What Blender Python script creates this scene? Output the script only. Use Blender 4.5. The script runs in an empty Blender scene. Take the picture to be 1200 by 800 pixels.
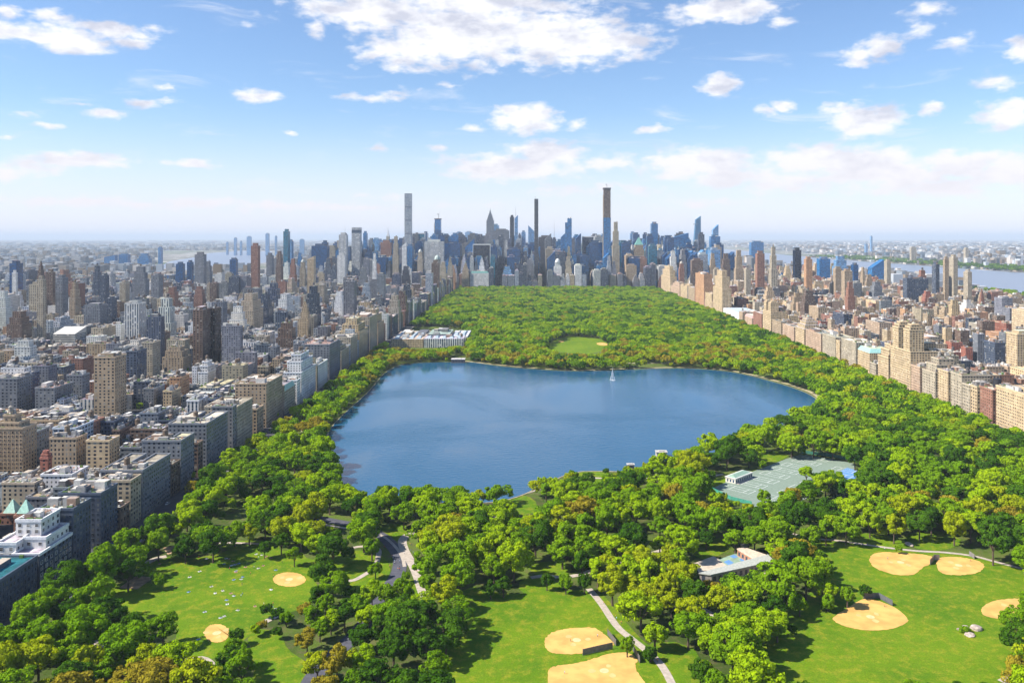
import bpy, math, random
import numpy as np
from math import radians, sin, cos, pi, atan2, asin, sqrt

random.seed(7)
RNG = np.random.default_rng(11)
S = bpy.context.scene
COL = S.collection

# ------------------------------------------------------------------ camera, sky, sun, exposure
CAMH, FPX, VPX, HZY = 207.0, 975.0, 618.0, 278.0      # height in metres; focal length, vanishing point and horizon in photo pixels
cam = bpy.data.cameras.new('camera'); camo = bpy.data.objects.new('camera', cam); COL.objects.link(camo)
camo.location = (0, 0, CAMH); camo.rotation_euler = (radians(90), 0, 0)
cam.sensor_width = 36; cam.lens = FPX / 1200 * 36
cam.shift_x = -(VPX - 600) / 1200; cam.shift_y = -(400 - HZY) / 1200
cam.clip_start = 1; cam.clip_end = 400000
S.camera = camo

SUN_EL, SUN_BACK = radians(44), radians(12)             # sun from the left, a little behind the viewer
sdir = (-cos(SUN_EL) * cos(SUN_BACK), -cos(SUN_EL) * sin(SUN_BACK), sin(SUN_EL))
sl = bpy.data.lights.new('sun', 'SUN'); sl.energy = 5.0; sl.angle = radians(0.5); sl.color = (1, .94, .84)
so = bpy.data.objects.new('sun', sl); COL.objects.link(so)
from mathutils import Vector
so.rotation_euler = Vector(sdir).to_track_quat('Z', 'Y').to_euler()
so.location = (-300, -100, 600)

S.view_settings.view_transform = 'Standard'; S.view_settings.look = 'None'
S.view_settings.gamma = 1; S.view_settings.exposure = 0.84
S.cycles.max_bounces = 4; S.cycles.diffuse_bounces = 1; S.cycles.glossy_bounces = 2
S.cycles.transmission_bounces = 2; S.cycles.transparent_max_bounces = 4; S.cycles.volume_bounces = 0
S.cycles.use_denoising = True


class NT:
    """small helper for node trees"""
    def __init__(s, tree): s.t = tree; tree.nodes.clear()
    def n(s, kind, _in=None, **kw):
        nd = s.t.nodes.new(kind)
        for k, v in kw.items(): setattr(nd, k, v)
        for k, v in (_in or {}).items():
            sk = nd.inputs[k]
            if isinstance(v, bpy.types.NodeSocket): s.t.links.new(v, sk)
            else: sk.default_value = v
        return nd
    def math(s, op, a, b=None, c=None, clamp=False):
        nd = s.t.nodes.new('ShaderNodeMath'); nd.operation = op; nd.use_clamp = clamp
        for i, v in enumerate((a, b, c)):
            if v is None: continue
            if isinstance(v, bpy.types.NodeSocket): s.t.links.new(v, nd.inputs[i])
            else: nd.inputs[i].default_value = v
        return nd.outputs[0]
    def vec(s, op, a, b=None):
        nd = s.t.nodes.new('ShaderNodeVectorMath'); nd.operation = op
        for i, v in enumerate((a, b)):
            if v is None: continue
            if isinstance(v, bpy.types.NodeSocket): s.t.links.new(v, nd.inputs[i])
            else: nd.inputs[i].default_value = v
        return nd.outputs[1] if op in ('LENGTH', 'DISTANCE', 'DOT_PRODUCT') else nd.outputs[0]
    def mix(s, f, a, b, typ='RGBA', blend='MIX'):
        nd = s.t.nodes.new('ShaderNodeMix'); nd.data_type = typ; nd.blend_type = blend
        ia, ib = {'RGBA': (6, 7), 'FLOAT': (2, 3)}[typ]
        for i, v in ((0, f), (ia, a), (ib, b)):
            if isinstance(v, bpy.types.NodeSocket): s.t.links.new(v, nd.inputs[i])
            else: nd.inputs[i].default_value = v if not (isinstance(v, tuple) and len(v) == 3) else (*v, 1)
        return nd.outputs[{'RGBA': 2, 'FLOAT': 0}[typ]]
    def ramp(s, f, stops, interp='LINEAR'):
        nd = s.t.nodes.new('ShaderNodeValToRGB'); cr = nd.color_ramp; cr.interpolation = interp
        while len(cr.elements) < len(stops): cr.elements.new(.5)
        for e, (p, c) in zip(cr.elements, stops):
            e.position = p; e.color = (*c, 1) if isinstance(c, tuple) else (c, c, c, 1)
        s.t.links.new(f, nd.inputs[0]); return nd.outputs[0]
    def rng(s, f, a, b, c=0., d=1., smooth=True):
        nd = s.t.nodes.new('ShaderNodeMapRange'); nd.interpolation_type = 'SMOOTHSTEP' if smooth else 'LINEAR'
        s.t.links.new(f, nd.inputs[0])
        for i, v in enumerate((a, b, c, d)):
            if isinstance(v, bpy.types.NodeSocket): s.t.links.new(v, nd.inputs[i + 1])
            else: nd.inputs[i + 1].default_value = v
        return nd.outputs[0]
    def link(s, a, b): s.t.links.new(a, b)


def px_dir(px, py):
    """azimuth and elevation (radians) of a photo pixel"""
    u, v = (px - VPX) / FPX, (HZY - py) / FPX
    return atan2(u, 1), atan2(v, sqrt(1 + u * u))

# clouds: cx, cy, rx, ry, strength (photo pixels)
CLOUDS = [
 (545,40,105,40,1),(650,46,100,34,1),(715,50,62,20,.95),(440,14,80,22,1),(385,8,44,12,.75),(480,60,60,24,.85),(372,32,12,12,.5),(560,5,130,20,.95),
 (617,140,37,18,1.15),(600,196,82,16,1.),(640,182,45,18,1),(715,190,40,12,.6),(565,196,40,10,.7),
 (848,12,66,15,1),(915,27,18,6,.6),(1030,56,26,14,.95),(1005,66,22,11,.8),(843,100,24,13,1.05),(920,124,16,8,.85),(900,130,18,7,.7),(1013,142,44,19,1.1),(990,126,26,8,.7),
 (1093,126,15,9,.8),(1180,135,36,19,1.05),(1168,98,22,10,.75),(1198,56,16,14,1),(1090,14,30,10,.5),(1070,38,26,10,.45),(1122,52,24,11,.55),
 (765,152,18,6,.85),(445,174,12,5,.8),(515,174,13,5,.8),(226,192,26,6,.85),(96,188,62,10,.95),(40,194,45,13,.7),(8,200,20,12,.6),
 (15,38,45,13,.9),(75,44,60,14,.95),(130,36,50,9,.9),(150,50,28,8,.75),(62,20,25,10,.8),(85,56,40,10,.8),(12,14,16,9,.7),(175,34,22,5,.4),
 (300,112,30,8,.75),(318,116,14,5,.6),(125,133,22,8,.65),(168,120,22,6,.65),(195,104,14,5,.55),(95,122,26,5,.5),(55,149,20,5,.5),(30,135,16,4,.4),(10,161,14,4,.5),(195,118,16,4,.5),
 (340,156,9,4,.6),(430,115,34,6,.55),(530,100,16,5,.5),(465,108,20,6,.4),(675,146,16,7,.5),(555,150,14,6,.4),
 (820,192,66,19,1.05),(850,206,50,16,.9),(955,187,66,18,1.1),(1010,196,74,24,1.1),(1060,206,64,20,1),(1130,194,62,18,1),(1185,200,44,22,1),(1100,220,90,13,.8),(920,214,66,13,.8),(780,208,30,8,.5),
 (660,222,30,7,.5),(700,218,24,7,.5),(640,224,20,5,.5),(745,224,40,7,.4),(95,236,86,8,.65),(170,240,66,7,.6),(240,238,66,8,.65),(330,242,66,7,.6),(410,244,66,6,.55),(450,230,24,6,.4),(470,242,30,6,.3),
 (810,238,60,7,.35),(850,236,50,6,.3),(560,240,60,5,.25),(300,20,20,4,.2),(290,30,14,5,.25)]

world = bpy.data.worlds.new('World'); S.world = world; world.use_nodes = True
T = NT(world.node_tree)
sky = T.n('ShaderNodeTexSky', sky_type='NISHITA', sun_disc=False, sun_elevation=SUN_EL,
          sun_rotation=atan2(sdir[0], sdir[1]), altitude=0, air_density=1.0, dust_density=0.15, ozone_density=6.0)
skyc = T.n('ShaderNodeHueSaturation', {'Saturation': 1.0, 'Value': 1.0, 'Color': sky.outputs[0]}).outputs[0]
skyc = T.mix(1., skyc, (1.04, 1.0, 1.0), blend='MULTIPLY')
tc = T.n('ShaderNodeTexCoord'); sep = T.n('ShaderNodeSeparateXYZ', {0: tc.outputs['Generated']})
az = T.math('ARCTAN2', sep.outputs[0], sep.outputs[1]); el = T.math('ARCSINE', sep.outputs[2])
band = T.math('MULTIPLY', T.rng(el, radians(-1), radians(9), 1., 0.), .80)
skyb = T.mix(band, T.vec('SCALE', skyc), (.515, .515, .60)); skyb.node.inputs[6].links[0].from_node.inputs[3].default_value = .097
P = T.n('ShaderNodeCombineXYZ', {0: az, 1: el}).outputs[0]
# domain warp so that the cloud edges curl
nw = T.n('ShaderNodeTexNoise', {'Vector': T.vec('MULTIPLY', P, (30, 60, 1)), 'Scale': 1.0, 'Detail': 4.0, 'Roughness': .6})
warp = T.vec('MULTIPLY', T.vec('SUBTRACT', nw.outputs['Color'], (.5, .5, .5)), (.030, .014, 0))
Pw = T.vec('ADD', P, warp)
field = None
for cx, cy, rx, ry, st in CLOUDS:
    a0, e0 = px_dir(cx, cy)
    a1, _ = px_dir(cx + rx * 1.12, cy); _, e1 = px_dir(cx, cy - ry * 1.1)
    d = T.vec('LENGTH', T.vec('MULTIPLY', T.vec('SUBTRACT', Pw, (a0, e0, 0)), (1 / (a1 - a0), 1 / max(e1 - e0, 1e-4), 0)))
    f = T.math('MULTIPLY_ADD', d, -st, st * 1.22)
    field = f if field is None else T.math('SMOOTH_MAX', field, f, .12)
n1 = T.n('ShaderNodeTexNoise', {'Vector': T.vec('MULTIPLY', P, (42, 88, 1)), 'Scale': 1.0, 'Detail': 8.0, 'Roughness': .54})
dens = T.math('ADD', field, T.math('MULTIPLY', T.math('SUBTRACT', n1.outputs[0], .52), 1.75))
mask = T.math('MULTIPLY', T.rng(dens, .0, .72), .97)
wn_ = T.n('ShaderNodeTexNoise', {'Vector': T.vec('ADD', T.vec('MULTIPLY', P, (9, 44, 1)), (4.1, .6, 0)), 'Scale': 1.0, 'Detail': 7.0, 'Roughness': .6, 'Distortion': .6})
wisp = T.math('MULTIPLY', T.rng(wn_.outputs[0], .54, .80), .50)
mask = T.math('MAXIMUM', mask, wisp)
# self shading: thick middle and underside slightly grey
n2 = T.n('ShaderNodeTexNoise', {'Vector': T.vec('ADD', T.vec('MULTIPLY', P, (17, 36, 1)), (.35, -.55, 3)), 'Scale': 1.0, 'Detail': 6.0, 'Roughness': .58})
shade = T.ramp(T.math('SUBTRACT', n2.outputs[0], T.math('MULTIPLY', T.math('SUBTRACT', dens, .6), .05)), [(.36, (.43, .445, .52)), (.54, (.655, .655, .68))])
lowfade = T.rng(el, radians(.5), radians(9), .0, 1.)
ccol = T.mix(lowfade, (.60, .575, .60), shade)
bgs = T.n('ShaderNodeBackground', {'Color': skyb, 'Strength': 1.0})
bgc = T.n('ShaderNodeBackground', {'Color': ccol, 'Strength': .92})
mx = T.n('ShaderNodeMixShader', {0: mask, 1: bgs.outputs[0], 2: bgc.outputs[0]})
T.link(mx.outputs[0], T.n('ShaderNodeOutputWorld').inputs[0])
world.cycles.sampling_method = 'MANUAL'; world.cycles.sample_map_resolution = 512


# ------------------------------------------------------------------ helpers
def G(px, py, z=0.):
    """point of the ground (or of height z) seen at a photo pixel"""
    d = (CAMH - z) * FPX / (py - HZY)
    return ((px - VPX) * d / FPX, d)
def PX(x, y): return VPX + FPX * x / y
def PY(z, y): return HZY + (CAMH - z) * FPX / y

def tag(o, label=None, cat=None, group=None, kind=None):
    if label: o['label'] = label
    if cat: o['category'] = cat
    if group: o['group'] = group
    if kind: o['kind'] = kind
    return o
def empty(name, loc):
    o = bpy.data.objects.new(name, None); COL.objects.link(o); o.location = loc; o.empty_display_size = 2
    return o
def link(name, me, parent=None, loc=(0, 0, 0)):
    o = bpy.data.objects.new(name, me); COL.objects.link(o); o.location = loc
    if parent: o.parent = parent
    return o

def mat_basic(name, col, rough=.8, var=.12, scale=.3, spec=.3, bump=0.):
    m = bpy.data.materials.new(name); m.use_nodes = True; t = NT(m.node_tree)
    g = t.n('ShaderNodeNewGeometry')
    n = t.n('ShaderNodeTexNoise', {'Vector': g.outputs['Position'], 'Scale': scale, 'Detail': 5.})
    c = t.mix(t.rng(n.outputs[0], .3, .7), tuple(v * (1 - var) for v in col), tuple(min(1, v * (1 + var)) for v in col))
    b = t.n('ShaderNodeBsdfPrincipled', {'Base Color': c, 'Roughness': rough, 'Specular IOR Level': spec})
    if bump:
        bn = t.n('ShaderNodeBump', {'Height': n.outputs[0], 'Strength': bump}); t.link(bn.outputs[0], b.inputs['Normal'])
    t.link(b.outputs[0], t.n('ShaderNodeOutputMaterial').inputs[0]); return m

def facade_material():
    m = bpy.data.materials.new('facade'); m.use_nodes = True; t = NT(m.node_tree)
    uv = t.n('ShaderNodeUVMap', uv_map='UVMap').outputs[0]
    col = t.n('ShaderNodeAttribute', attribute_name='col'); gc = t.n('ShaderNodeAttribute', attribute_name='gcol'); win = t.n('ShaderNodeAttribute', attribute_name='win')
    ws = t.n('ShaderNodeSeparateColor', {0: win.outputs['Color']})
    s = t.n('ShaderNodeSeparateXYZ', {0: uv})
    fx, fy = t.math('FRACT', s.outputs[0]), t.math('FRACT', s.outputs[1])
    ix, iy = t.math('FLOOR', s.outputs[0]), t.math('FLOOR', s.outputs[1])
    ax = t.math('LESS_THAN', t.math('ABSOLUTE', t.math('SUBTRACT', fx, .5)), t.math('MULTIPLY', ws.outputs[0], .5))
    ay = t.math('LESS_THAN', t.math('ABSOLUTE', t.math('SUBTRACT', fy, .48)), t.math('MULTIPLY', ws.outputs[1], .5))
    cell = t.n('ShaderNodeCombineXYZ', {0: ix, 1: iy, 2: win.outputs['Alpha']}).outputs[0]
    wn = t.n('ShaderNodeTexWhiteNoise', {'Vector': cell}, noise_dimensions='3D')
    colw = t.n('ShaderNodeTexWhiteNoise', {'Vector': t.n('ShaderNodeCombineXYZ', {0: ix, 1: win.outputs['Alpha']}).outputs[0]})
    mask = t.math('MULTIPLY', ax, ay)
    # some bays have no window
    mask = t.math('MULTIPLY', mask, t.math('GREATER_THAN', wn.outputs[0], ws.outputs[2]))
    g = t.n('ShaderNodeNewGeometry')
    nz = t.n('ShaderNodeTexNoise', {'Vector': g.outputs['Position'], 'Scale': .09, 'Detail': 4.})
    nf = t.n('ShaderNodeTexNoise', {'Vector': t.vec('MULTIPLY', g.outputs['Position'], (1, 1, .12)), 'Scale': 1.1, 'Detail': 3.})
    k = t.math('MULTIPLY', t.rng(nz.outputs[0], .3, .7, .84, 1.1), t.rng(nf.outputs[0], .3, .7, .9, 1.08))
    k = t.math('MULTIPLY', k, t.rng(colw.outputs[0], 0, 1, .94, 1.05))
    # a belt course every few floors
    belt = t.math('LESS_THAN', t.math('FRACT', t.math('DIVIDE', t.math('ADD', s.outputs[1], 2.), 5.)), .05)
    k = t.math('MULTIPLY_ADD', belt, .18, k)
    wall = t.vec('SCALE', col.outputs['Color']); t.link(k, wall.node.inputs[3])
    gv = t.vec('SCALE', gc.outputs['Color']); t.link(t.rng(wn.outputs[0], 0, 1, .55, 1.5), gv.node.inputs[3])
    blind = t.math('GREATER_THAN', t.n('ShaderNodeSeparateColor', {0: wn.outputs[1]}).outputs[1], .84)
    blind = t.math('MULTIPLY', blind, t.math('LESS_THAN', ws.outputs[0], .8))
    gcol = t.mix(blind, gv, (.28, .27, .24))
    base = t.mix(mask, wall, gcol)
    b = t.n('ShaderNodeBsdfPrincipled', {'Base Color': base, 'Roughness': t.mix(mask, .85, .12, 'FLOAT'), 'IOR': t.mix(mask, 1.35, 1.6, 'FLOAT')})
    t.link(b.outputs[0], t.n('ShaderNodeOutputMaterial').inputs[0]); return m

def roof_material():
    m = bpy.data.materials.new('roofing'); m.use_nodes = True; t = NT(m.node_tree)
    col = t.n('ShaderNodeAttribute', attribute_name='col'); g = t.n('ShaderNodeNewGeometry')
    a = t.n('ShaderNodeTexNoise', {'Vector': g.outputs['Position'], 'Scale': .22, 'Detail': 5., 'Roughness': .7})
    v = t.n('ShaderNodeTexVoronoi', {'Vector': g.outputs['Position'], 'Scale': .16}, distance='CHEBYCHEV')
    k = t.math('MULTIPLY', t.rng(a.outputs[0], .3, .7, .6, 1.25), t.rng(t.n('ShaderNodeSeparateColor', {0: v.outputs['Color']}).outputs[0], 0, 1, .7, 1.2))
    w = t.vec('SCALE', col.outputs['Color']); t.link(k, w.node.inputs[3])
    b = t.n('ShaderNodeBsdfPrincipled', {'Base Color': w, 'Roughness': .85, 'Specular IOR Level': .2})
    t.link(b.outputs[0], t.n('ShaderNodeOutputMaterial').inputs[0]); return m

def plain_material():
    m = bpy.data.materials.new('painted_surface'); m.use_nodes = True; t = NT(m.node_tree)
    col = t.n('ShaderNodeAttribute', attribute_name='col'); g = t.n('ShaderNodeNewGeometry')
    a = t.n('ShaderNodeTexNoise', {'Vector': g.outputs['Position'], 'Scale': .7, 'Detail': 4.})
    w = t.vec('SCALE', col.outputs['Color']); t.link(t.rng(a.outputs[0], .3, .7, .82, 1.12), w.node.inputs[3])
    b = t.n('ShaderNodeBsdfPrincipled', {'Base Color': w, 'Roughness': .6})
    t.link(b.outputs[0], t.n('ShaderNodeOutputMaterial').inputs[0]); return m

MATS = [facade_material(), roof_material(), plain_material()]
WALL, ROOF, PLAIN = 0, 1, 2

class MB:
    """collects boxes and prisms; build() turns them into one mesh"""
    def __init__(s): s.b = []; s.pv = []; s.pf = []
    def box(s, x0, x1, y0, y1, z0, z1, col, tcol=None, gcol=(.02, .03, .045), bay=3.2, fl=3.3, fw=.42, fh=.5, miss=.06, mw=PLAIN, mt=None, seed=0.):
        if x1 < x0: x0, x1 = x1, x0
        if y1 < y0: y0, y1 = y1, y0
        s.b.append((x0, x1, y0, y1, z0, z1, *col, *(tcol or col), *gcol, bay, fl, fw, fh, miss, mw, mw if mt is None else mt, seed))
    def prism(s, pts, z0, z1, col, mat=PLAIN, top=None, tcol=None, k=1., cap=True):
        """pts: plan polygon (counter-clockwise); top: plan polygon at z1"""
        n = len(pts); i0 = len(s.pv)
        cx = sum(p[0] for p in pts) / n; cy = sum(p[1] for p in pts) / n
        tp = top or [(cx + (p[0] - cx) * k, cy + (p[1] - cy) * k) for p in pts]
        s.pv += [(p[0], p[1], z0) for p in pts] + [(p[0], p[1], z1) for p in tp]
        for i in range(n):
            j = (i + 1) % n; s.pf.append(((i0 + i, i0 + j, i0 + n + j, i0 + n + i), col, mat))
        if cap: s.pf.append((tuple(i0 + n + i for i in range(n)), tcol or col, mat))
    def cyl(s, cx, cy, z0, z1, r0, r1=None, n=8, col=(.3, .3, .3), mat=PLAIN):
        r1 = r0 if r1 is None else r1
        a = [(cx + cos(2 * pi * i / n) * r0, cy + sin(2 * pi * i / n) * r0) for i in range(n)]
        b = [(cx + cos(2 * pi * i / n) * r1, cy + sin(2 * pi * i / n) * r1) for i in range(n)]
        s.prism(a, z0, z1, col, mat, top=b)
    def poly(s, verts, faces, col, mat=PLAIN):
        i0 = len(s.pv); s.pv += [tuple(v) for v in verts]
        for f in faces: s.pf.append((tuple(i0 + i for i in f), col, mat))
    def build(s, name, parent=None, origin=(0, 0, 0)):
        if not s.b and not s.pf: return None
        nb = len(s.b); vs = []; fs = 0
        nv = nb * 8
        loops = []; starts = []; tot = []; cols = []; gcs = []; wins = []; uvs = []; mats = []
        if nb:
            A = np.array(s.b, dtype=np.float64)
            x0, x1, y0, y1, z0, z1 = A[:, :6].T
            V = np.empty((nb, 8, 3))
            for k, (X, Y, Z) in enumerate(((x0, y0, z0), (x1, y0, z0), (x1, y1, z0), (x0, y1, z0), (x0, y0, z1), (x1, y0, z1), (x1, y1, z1), (x0, y1, z1))):
                V[:, k] = np.stack((X, Y, Z), 1)
            vs.append(V.reshape(-1, 3))
            quad = np.array([(0, 1, 5, 4), (1, 2, 6, 5), (2, 3, 7, 6), (3, 0, 4, 7), (4, 5, 6, 7)])
            L = (np.arange(nb) * 8)[:, None, None] + quad[None]
            loops.append(L.reshape(-1)); tot.append(np.full(nb * 5, 4))
            C = np.empty((nb, 5, 4)); C[:, :4, :3] = A[:, None, 6:9]; C[:, 4, :3] = A[:, 9:12]; C[..., 3] = 1
            cols.append(C.reshape(-1, 4))
            Gc = np.ones((nb, 5, 4)); Gc[:, :, :3] = A[:, None, 12:15]; gcs.append(Gc.reshape(-1, 4))
            W = np.empty((nb, 5, 4)); W[..., 0] = A[:, 17][:, None]; W[..., 1] = A[:, 18][:, None]; W[..., 2] = A[:, 19][:, None]; W[..., 3] = (A[:, 22][:, None] + np.arange(5)[None] * .137) % 1
            wins.append(W.reshape(-1, 4))
            nx = np.maximum(1, np.round((x1 - x0) / A[:, 15])); ny = np.maximum(1, np.round((y1 - y0) / A[:, 15])); nz = np.maximum(1, np.round((z1 - z0) / A[:, 16]))
            U = np.zeros((nb, 5, 4, 2))
            for fi, nn in enumerate((nx, ny, nx, ny)):
                U[:, fi, 1, 0] = nn; U[:, fi, 2, 0] = nn; U[:, fi, 2, 1] = nz; U[:, fi, 3, 1] = nz
            uvs.append(U.reshape(-1, 2))
            M = np.empty((nb, 5)); M[:, :4] = A[:, 20][:, None]; M[:, 4] = A[:, 21]; mats.append(M.reshape(-1))
        if s.pf:
            vs.append(np.array(s.pv, dtype=np.float64))
            fl = [f for f, _, _ in s.pf]
            loops.append(np.concatenate([np.array(f) for f in fl]) + nv); t = np.array([len(f) for f in fl]); tot.append(t)
            cols.append(np.array([(*c, 1) for _, c, _ in s.pf])); gcs.append(np.ones((len(fl), 4))); wins.append(np.zeros((len(fl), 4)))
            uvs.append(np.zeros((t.sum(), 2))); mats.append(np.array([m for _, _, m in s.pf]))
        V = np.concatenate(vs) - np.array(origin)[None]; L = np.concatenate(loops); Tt = np.concatenate(tot)
        me = bpy.data.meshes.new(name)
        me.vertices.add(len(V)); me.vertices.foreach_set('co', V.ravel())
        me.loops.add(len(L)); me.loops.foreach_set('vertex_index', L.astype(np.int32))
        me.polygons.add(len(Tt)); st = np.concatenate(([0], np.cumsum(Tt)[:-1])).astype(np.int32)
        me.polygons.foreach_set('loop_start', st); me.polygons.foreach_set('loop_total', Tt.astype(np.int32))
        me.polygons.foreach_set('material_index', np.concatenate(mats).astype(np.int32))
        me.update(calc_edges=True)
        uvl = me.uv_layers.new(name='UVMap'); uvl.data.foreach_set('uv', np.concatenate(uvs).ravel())
        for nm, arr in (('col', cols), ('gcol', gcs), ('win', wins)):
            a = me.attributes.new(nm, 'FLOAT_COLOR', 'FACE'); a.data.foreach_set('color', np.concatenate(arr).ravel().astype(np.float32))
        me.shade_flat()
        for m in MATS: me.materials.append(m)
        return link(name, me, parent)

def sheet(name, pts, z, mat, kind='structure', thick=0.):
    me = bpy.data.meshes.new(name)
    A = sum(p[0] * q[1] - q[0] * p[1] for p, q in zip(pts, pts[1:] + pts[:1]))
    if A < 0: pts = pts[::-1]
    n = len(pts)
    vs = [(x, y, z) for x, y in pts]; fs = [tuple(range(n))]
    if thick:
        vs += [(x, y, z - thick) for x, y in pts]
        fs += [(i, n + i, n + (i + 1) % n, (i + 1) % n) for i in range(n)]
    me.from_pydata(vs, [], fs); me.materials.append(mat)
    o = link(name, me)
    if kind: o['kind'] = kind
    return o
def smooth_poly(pts, it=2, closed=True):
    for _ in range(it):
        q = []; n = len(pts)
        for i in range(n if closed else n - 1):
            a, b = pts[i], pts[(i + 1) % n]
            q += [(a[0] * .75 + b[0] * .25, a[1] * .75 + b[1] * .25), (a[0] * .25 + b[0] * .75, a[1] * .25 + b[1] * .75)]
        if not closed: q = [pts[0]] + q + [pts[-1]]
        pts = q
    return pts
def offset_poly(pts, d):
    A = sum(p[0] * q[1] - q[0] * p[1] for p, q in zip(pts, pts[1:] + pts[:1])); s = 1 if A > 0 else -1
    out = []; n = len(pts)
    for i in range(n):
        a, b, c = pts[i - 1], pts[i], pts[(i + 1) % n]
        tx, ty = c[0] - a[0], c[1] - a[1]; l = math.hypot(tx, ty) or 1
        out.append((b[0] + s * d * ty / l, b[1] - s * d * tx / l))
    return out
def ribbon(pts, w):
    L, R = [], []
    for i, p in enumerate(pts):
        a = pts[max(0, i - 1)]; b = pts[min(len(pts) - 1, i + 1)]
        tx, ty = b[0] - a[0], b[1] - a[1]; l = math.hypot(tx, ty) or 1
        ww = w[i] if isinstance(w, (list, tuple)) else w
        L.append((p[0] - ty / l * ww / 2, p[1] + tx / l * ww / 2)); R.append((p[0] + ty / l * ww / 2, p[1] - tx / l * ww / 2))
    return L, R
def strip(name, pxpts, w, z, mat, sm=2):
    pts = smooth_poly([G(*p) for p in pxpts], sm, closed=False)
    L, R = ribbon(pts, w)
    me = bpy.data.meshes.new(name); n = len(pts)
    me.from_pydata([(x, y, z) for x, y in L] + [(x, y, z) for x, y in R], [], [(i, n + i, n + i + 1, i + 1) for i in range(n - 1)])
    me.materials.append(mat); o = link(name, me); o['kind'] = 'structure'; return o, pts

# ------------------------------------------------------------------ ground, water, lawns, paths
def ground_material():
    m = bpy.data.materials.new('city_ground'); m.use_nodes = True; t = NT(m.node_tree)
    g = t.n('ShaderNodeNewGeometry').outputs['Position']
    a = t.n('ShaderNodeTexNoise', {'Vector': g, 'Scale': .0011, 'Detail': 8., 'Roughness': .65})
    b = t.n('ShaderNodeTexNoise', {'Vector': g, 'Scale': .02, 'Detail': 4.})
    v = t.n('ShaderNodeTexVoronoi', {'Vector': g, 'Scale': .012})
    far = t.rng(t.vec('LENGTH', g), 3600, 5200)
    spk = t.ramp(t.n('ShaderNodeSeparateColor', {0: v.outputs['Color']}).outputs[0], [(0, (.10, .11, .09)), (.55, (.20, .19, .18)), (.85, (.34, .32, .30)), (1, (.5, .48, .46))])
    green = t.mix(t.rng(b.outputs[0], .4, .6), (.05, .09, .04), (.09, .13, .05))
    fc = t.mix(t.rng(a.outputs[0], .50, .58), spk, green)
    near = t.mix(t.rng(b.outputs[0], .35, .65), (.045, .047, .052), (.085, .085, .088))
    c = t.mix(far, near, fc)
    bs = t.n('ShaderNodeBsdfPrincipled', {'Base Color': c, 'Roughness': .9, 'Specular IOR Level': .1})
    t.link(bs.outputs[0], t.n('ShaderNodeOutputMaterial').inputs[0]); return m
def grass_material(name, c1, c2, c3, stripes=False):
    m = bpy.data.materials.new(name); m.use_nodes = True; t = NT(m.node_tree)
    g = t.n('ShaderNodeNewGeometry').outputs['Position']
    a = t.n('ShaderNodeTexNoise', {'Vector': g, 'Scale': .018, 'Detail': 6., 'Roughness': .6})
    b = t.n('ShaderNodeTexNoise', {'Vector': g, 'Scale': .16, 'Detail': 6., 'Roughness': .72})
    c = t.mix(t.rng(a.outputs[0], .38, .62), c1, c2)
    c = t.mix(t.math('MULTIPLY', t.rng(b.outputs[0], .44, .70), .85), c, c3)
    f = t.n('ShaderNodeTexNoise', {'Vector': g, 'Scale': 1.4, 'Detail': 3.})
    w = t.vec('SCALE', c); t.link(t.rng(f.outputs[0], .3, .7, .82, 1.15), w.node.inputs[3])
    bs = t.n('ShaderNodeBsdfPrincipled', {'Base Color': w, 'Roughness': .9, 'Specular IOR Level': .1})
    t.link(bs.outputs[0], t.n('ShaderNodeOutputMaterial').inputs[0]); return m
def water_material(name, base, wave, amp, rough, patches=True):
    m = bpy.data.materials.new(name); m.use_nodes = True; t = NT(m.node_tree)
    g = t.n('ShaderNodeNewGeometry').outputs['Position']
    big = t.n('ShaderNodeTexNoise', {'Vector': t.vec('MULTIPLY', g, (1, 1.0, 1)), 'Scale': .0042, 'Detail': 4., 'Roughness': .55, 'Distortion': .8})
    s1 = t.n('ShaderNodeTexNoise', {'Vector': t.vec('MULTIPLY', g, (.6, 1.5, 1)), 'Scale': wave, 'Detail': 4., 'Roughness': .6})
    s2 = t.n('ShaderNodeTexNoise', {'Vector': g, 'Scale': wave * 4.3, 'Detail': 3.})
    h = t.math('ADD', s1.outputs[0], t.math('MULTIPLY', s2.outputs[0], .3))
    wind = t.rng(big.outputs[0], .36, .64, 1., .12) if patches else 1.
    bn = t.n('ShaderNodeBump', {'Height': h, 'Strength': t.math('MULTIPLY', wind, amp) if patches else amp, 'Distance': 1.2})
    bs = t.n('ShaderNodeBsdfPrincipled', {'Base Color': base, 'Roughness': rough, 'IOR': 1.33, 'Normal': bn.outputs[0]})
    t.link(bs.outputs[0], t.n('ShaderNodeOutputMaterial').inputs[0]); return m

M_GROUND = ground_material()
M_FLOOR = grass_material('woodland_floor', (.045, .075, .012), (.10, .15, .02), (.12, .10, .05))
M_LAWN = grass_material('lawn_grass', (.072, .158, .003), (.115, .200, .004), (.235, .235, .016))
M_WATER = water_material('reservoir_water', (.010, .080, .165, 1), .22, .36, .08)
M_RIVER = water_material('river_water', (.20, .23, .29, 1), .06, .5, .35, False)
M_CLAY = mat_basic('infield_clay', (.60, .36, .11), .9, .16, .12, .1)
M_CHALK = mat_basic('pale_clay', (.66, .48, .24), .9, .1, .5)
M_WEAR = mat_basic('worn_clay', (.63, .41, .16), .9, .1, .3)
M_PATH = mat_basic('path_paving', (.42, .36, .30), .9, .15, .5, .1)
M_DIRT = mat_basic('trodden_earth', (.36, .25, .15), .95, .25, .3, .1)
M_ASPH = mat_basic('asphalt', (.085, .085, .105), .85, .18, .3, .2)
M_ROADC = mat_basic('city_road', (.07, .07, .08), .85, .15, .2, .2)
M_BANK = mat_basic('stone_bank', (.36, .31, .19), .9, .25, .4, .1)
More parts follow.
